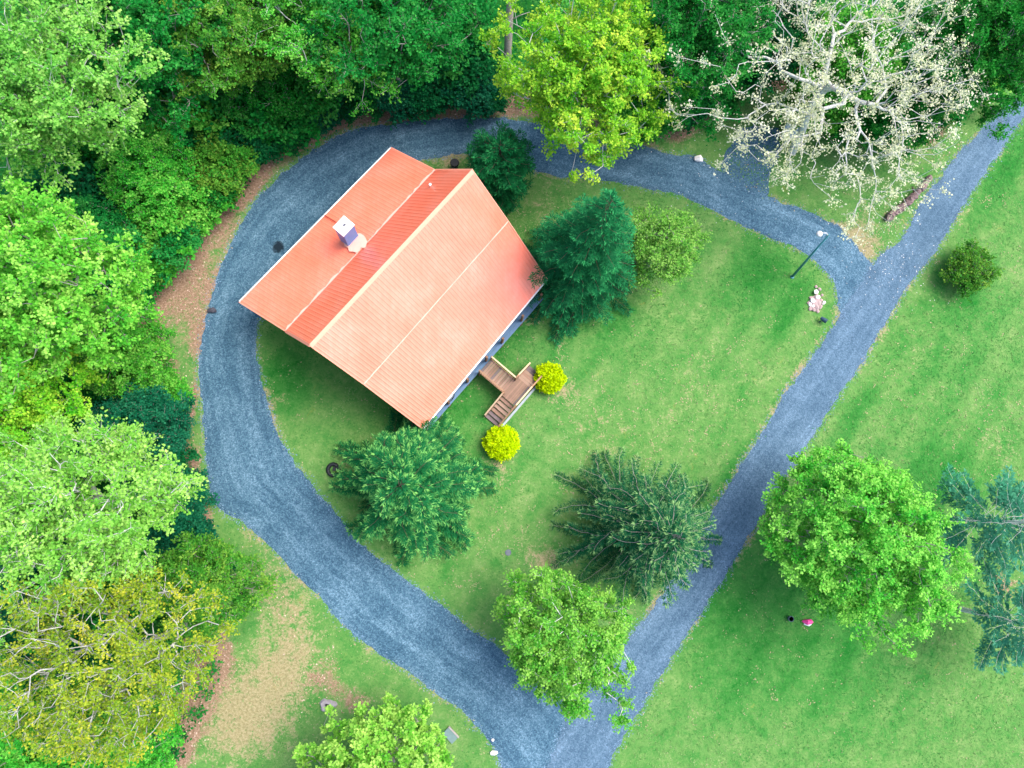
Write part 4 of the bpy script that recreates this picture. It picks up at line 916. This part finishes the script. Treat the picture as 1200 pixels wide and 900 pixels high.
def rock(name, r, seed, mat, parent=None, flat=.6):
    rr = random.Random(seed); bm = bmesh.new(); bmesh.ops.create_icosphere(bm, subdivisions=1, radius=r)
    sx, sy = rr.uniform(.7, 1.3), rr.uniform(.6, 1.1)
    for v in bm.verts: v.co = Vector((v.co.x*sx, v.co.y*sy, v.co.z*flat))*rr.uniform(.8, 1.15)
    me = bpy.data.meshes.new(name); bm.to_mesh(me); bm.free(); me.materials.append(mat); return link(name, me, parent)
ROCKW = simple('white_quartz', (.80, .76, .76), .7, var=.15); ROCKM = simple('mauve_stone', (.38, .28, .28), .85, var=.3)
rp = empty('rock_pile', W(955, 353), 'small heap of white and mauve stones on the lawn near the lamp post', 'rock pile')
rr = random.Random(4)
for i, (px, py, r, m_) in enumerate([(955, 343, .22, 0), (957, 349, .24, 0), (951, 353, .17, 0), (949, 357, .13, 0), (952, 359, .17, 0), (965, 355, .15, 0), (960, 339, .15, 1), (959, 355, .20, 1), (957, 361, .2, 1), (962, 352, .13, 1), (953, 363, .18, 1), (950, 349, .16, 1), (961, 360, .17, 1), (947, 355, .13, 1), (956, 336, .12, 1), (963, 346, .12, 1), (958, 365, .14, 1), (949, 362, .13, 1)]):
    o = rock('stone', r, i+3, (ROCKW, ROCKM)[m_], rp); p = W(px, py)-W(955, 353); o.location = (p.x, p.y, r*.4+(.08 if i < 3 else 0)); o.rotation_euler = (0, 0, rr.uniform(0, 6))
o = rock('stone', .5, 40, ROCKM, rp, .25); o.location = (0, -.1, .02); o.scale = (1.1, 1.2, 1)
NAVY = simple('dark_navy_plastic', (.015, .05, .09), .5); BLACK = simple('black_metal', (.012, .015, .02), .5)
sp = empty('garden_spotlight', W(962, 376), 'small dark blue garden spotlight on a stake below the stone heap', 'garden light')
mb = MB(); mb.tube([(-.12, -.08, 0), (0, 0, .3)], .035, 8); mb.build('stake', NAVY, sp)
mb = MB(); mb.tube([(-.16, .13, .34), (.02, -.0, .36), (.18, -.12, .38)], [.10, .14, .16], 10); mb.build('lamp_head', NAVY, sp)
# rotten log
lg = empty('fallen_log', W(1065, 231), 'long weathered mauve-brown log lying in grass between the fork and the lane', 'log')
a_, b_ = W(1039, 256, .2)-W(1065, 231), W(1091, 206, .2)-W(1065, 231)
rr = random.Random(8); mb = MB(); pts = []; rs = []
for i in range(34):
    t = i/33; p = a_.lerp(b_, t)+Vector((rr.uniform(-.05, .05)+math.sin(t*3)*.14, rr.uniform(-.05, .05)-math.sin(t*3)*.12, .0)); pts.append(p); rs.append(.27-.10*t+rr.uniform(-.07, .06))
mb.tube(pts, rs, 12); mb.v = [(x_+rr.uniform(-.05, .05), y_+rr.uniform(-.05, .05), z_+rr.uniform(-.05, .05)) for x_, y_, z_ in mb.v]; o = mb.build('log_body', simple('rotten_wood', (.20, .14, .14), .95, var=.55, scale=3, bump=.8), lg)
for t, ang in ((.3, .6), (.62, 2.4)):
    mb = MB(); p = a_.lerp(b_, t); mb.tube([p, p+Vector((math.cos(ang)*.4, math.sin(ang)*.4, .25))], [.08, .04], 7); mb.build('branch_stub', B_DARK, lg)
# tree stump with a hollow
sm = empty('hollow_stump', W(384, 826.5), 'low grey tree stump with a dark hollow on the worn lower left verge', 'stump')
mb = MB(); rr = random.Random(2); n = 16; ring = []
for zz, f_ in ((0, 1.25), (.16, 1.0), (.17, .42), (.02, .36)):
    for k in range(n): q = k/n*6.283; r = .33*f_*(1+.16*math.sin(q*3+1)+.08*math.sin(q*7)); ring.append((math.cos(q)*r*1.2, math.sin(q)*r*.9, zz))
fc = [(i*n+k, i*n+(k+1) % n, i*n+n+(k+1) % n, i*n+n+k) for i in range(3) for k in range(n)]
mb.poly(ring, fc); mb.build('stump_wood', simple('grey_stump_wood', (.30, .27, .30), .9, var=.3, scale=9), sm)
mb = MB(); mb.poly([(math.cos(k/12*6.283)*.14, math.sin(k/12*6.283)*.11, .06) for k in range(12)], [tuple(range(12))]); mb.build('hollow', BLACK, sm)
# black ring-shaped pot stand on the lawn
fp = empty('fire_ring', W(390.5, 550.5), 'broken black metal ring lying on the lawn left of the round conifer', 'ring')
mb = MB(); pts = [(math.cos(q)*.30, math.sin(q)*.34, .10) for q in np.linspace(.5, 5.6, 18)]; mb.tube(pts, [.12]*18, 8); mb.build('ring', BLACK, fp, True)
mb = MB(); mb.box((.18, .05, .12), .35, .22, .1); mb.build('ash_tray', BLACK, fp)
dc = empty('drain_cover', W(595.5, 647.5), 'small dark round drain cover in the middle of the front lawn', 'drain cover')
mb = MB(); mb.tube([(0, 0, 0), (0, 0, .05)], .19, 14); mb.build('rim', simple('iron_grey', (.09, .11, .14), .6), dc)
mb = MB(); [mb.box((0, y_, .058), .26, .03, .012) for y_ in (-.1, -.035, .035, .1)]; mb.build('grate', simple('grate_grey', (.16, .18, .22)), dc)
# slab and stones at the lower bend
sb = empty('stone_slab', W(531, 858), 'grey-blue flat slab with a pale edge half under the lime-yellow tree', 'slab')
mb = MB(); d1 = (W(541, 860)-W(529, 847)).normalized(); d2 = Vector((-d1.y, d1.x, 0)); mb.box(d2*-.22+UP*.06, .8, .5, .12, (d1, d2, UP)); mb.build('slab', simple('slab_blue_grey', (.13, .21, .21)), sb)
mb = MB(); mb.box(d2*.06+UP*.09, .85, .07, .18, (d1, d2, UP)); mb.build('edge', simple('pale_edge', (.36, .32, .31)), sb)
for px, py, r, lab in ((578.5, 882, .22, 'white stone at the bottom edge of the drive, larger of two'), (577.5, 867, .10, 'small white stone just above the larger white stone at the drive edge')):
    o = rock('white_stone', r, int(px), ROCKW); o.location = W(px, py)+UP*r*.35; tag(o, lab, 'stone', 'white stones at the drive edge')
o = rock('white_boulder', .34, 77, ROCKW); o.location = W(818, 187)+UP*.12; tag(o, 'single whitish boulder on the drive under the blossom tree', 'boulder')
o = rock('dark_boulder', .30, 78, simple('dark_boulder', (.06, .06, .08), .9)); o.location = W(249, 364)+UP*.1; tag(o, 'dark boulder at the left edge of the drive opposite the house corner', 'boulder')
# grey sheet near the parking bay
ts = empty('metal_sheet', W(925, 158), 'grey metal sheet propped beside the parking bay under the blossom tree', 'metal sheet')
mb = MB(); mb.poly([(-.7, -.4, .05), (.6, -.2, .05), (.5, .5, .7), (-.5, .4, .75), (-.7, -.4, .02), (.6, -.2, .02), (.5, .5, .67), (-.5, .4, .72)], [(0, 1, 2, 3), (7, 6, 5, 4), (0, 4, 5, 1), (1, 5, 6, 2), (2, 6, 7, 3), (3, 7, 4, 0)]); mb.build('sheet', simple('galvanised', (.28, .36, .42), .4, metal=.3), ts)
mb = MB(); mb.bar((.45, .5, 0), (.45, .48, .66), .06, .06); mb.bar((-.45, .42, 0), (-.45, .4, .7), .06, .06); mb.build('prop', BROWN, ts)
# toys under the maple
ty = empty('pink_toy', W(946, 728.5), 'small pink and white toy on the grass below the maple', 'toy')
mb = MB(); mb.tube([(-.35, .05, .1), (-.1, .0, .2), (.15, .03, .16), (.34, -.02, .06)], [.05, .17, .15, .03], 9); mb.build('toy_body', simple('pink_plastic', (.75, .06, .28), .4), ty)
mb = MB(); mb.tube([(-.24, -.12, .06), (.05, -.17, .1), (.2, -.14, .06)], [.05, .09, .04], 8); mb.build('toy_trim', WHITE, ty)
pt = empty('flower_pot', W(925, 724.5), 'small dark pot on the grass left of the pink toy', 'pot')
mb = MB(); mb.tube([(0, 0, 0), (0, 0, .28), (0, 0, .28), (0, 0, .2)], [.13, .18, .14, .13], 12); mb.build('pot', NAVY, pt)
mb = MB(); mb.tube([(.0, .0, .19), (0, 0, .21)], .13, 10); mb.build('soil', B_DARK, pt)
# bin behind the house, wheel on the porch
bn = empty('dark_bin', W(533, 195.5), 'small dark bin on the grass strip behind the house', 'bin')
mb = MB(); mb.tube([(0, 0, 0), (0, 0, .6)], [.22, .27], 12); mb.build('bin_body', NAVY, bn); mb = MB(); mb.tube([(0, 0, .6), (0, 0, .66)], [.3, .26], 12); mb.build('lid', BLACK, bn)
wh = empty('porch_wheel', W(528, 467, PZ), 'black hoop like a bicycle wheel leaning at the porch edge', 'wheel')
c = Vector((0, 0, .33)); ax1 = UX; ax2 = (UP*.94-NXV*.34).normalized()
mb = MB(); pts = [c+ax1*(math.cos(q)*.31)+ax2*(math.sin(q)*.31) for q in np.linspace(0, 6.283, 25)]; mb.tube(pts, .028, 6, False); mb.build('tyre', BLACK, wh, True)
mb = MB()
for q in np.linspace(0, 6.283, 13)[:-1]: mb.tube([c, c+ax1*(math.cos(q)*.3)+ax2*(math.sin(q)*.3)], .006, 4)
mb.build('spokes', GREYM, wh)
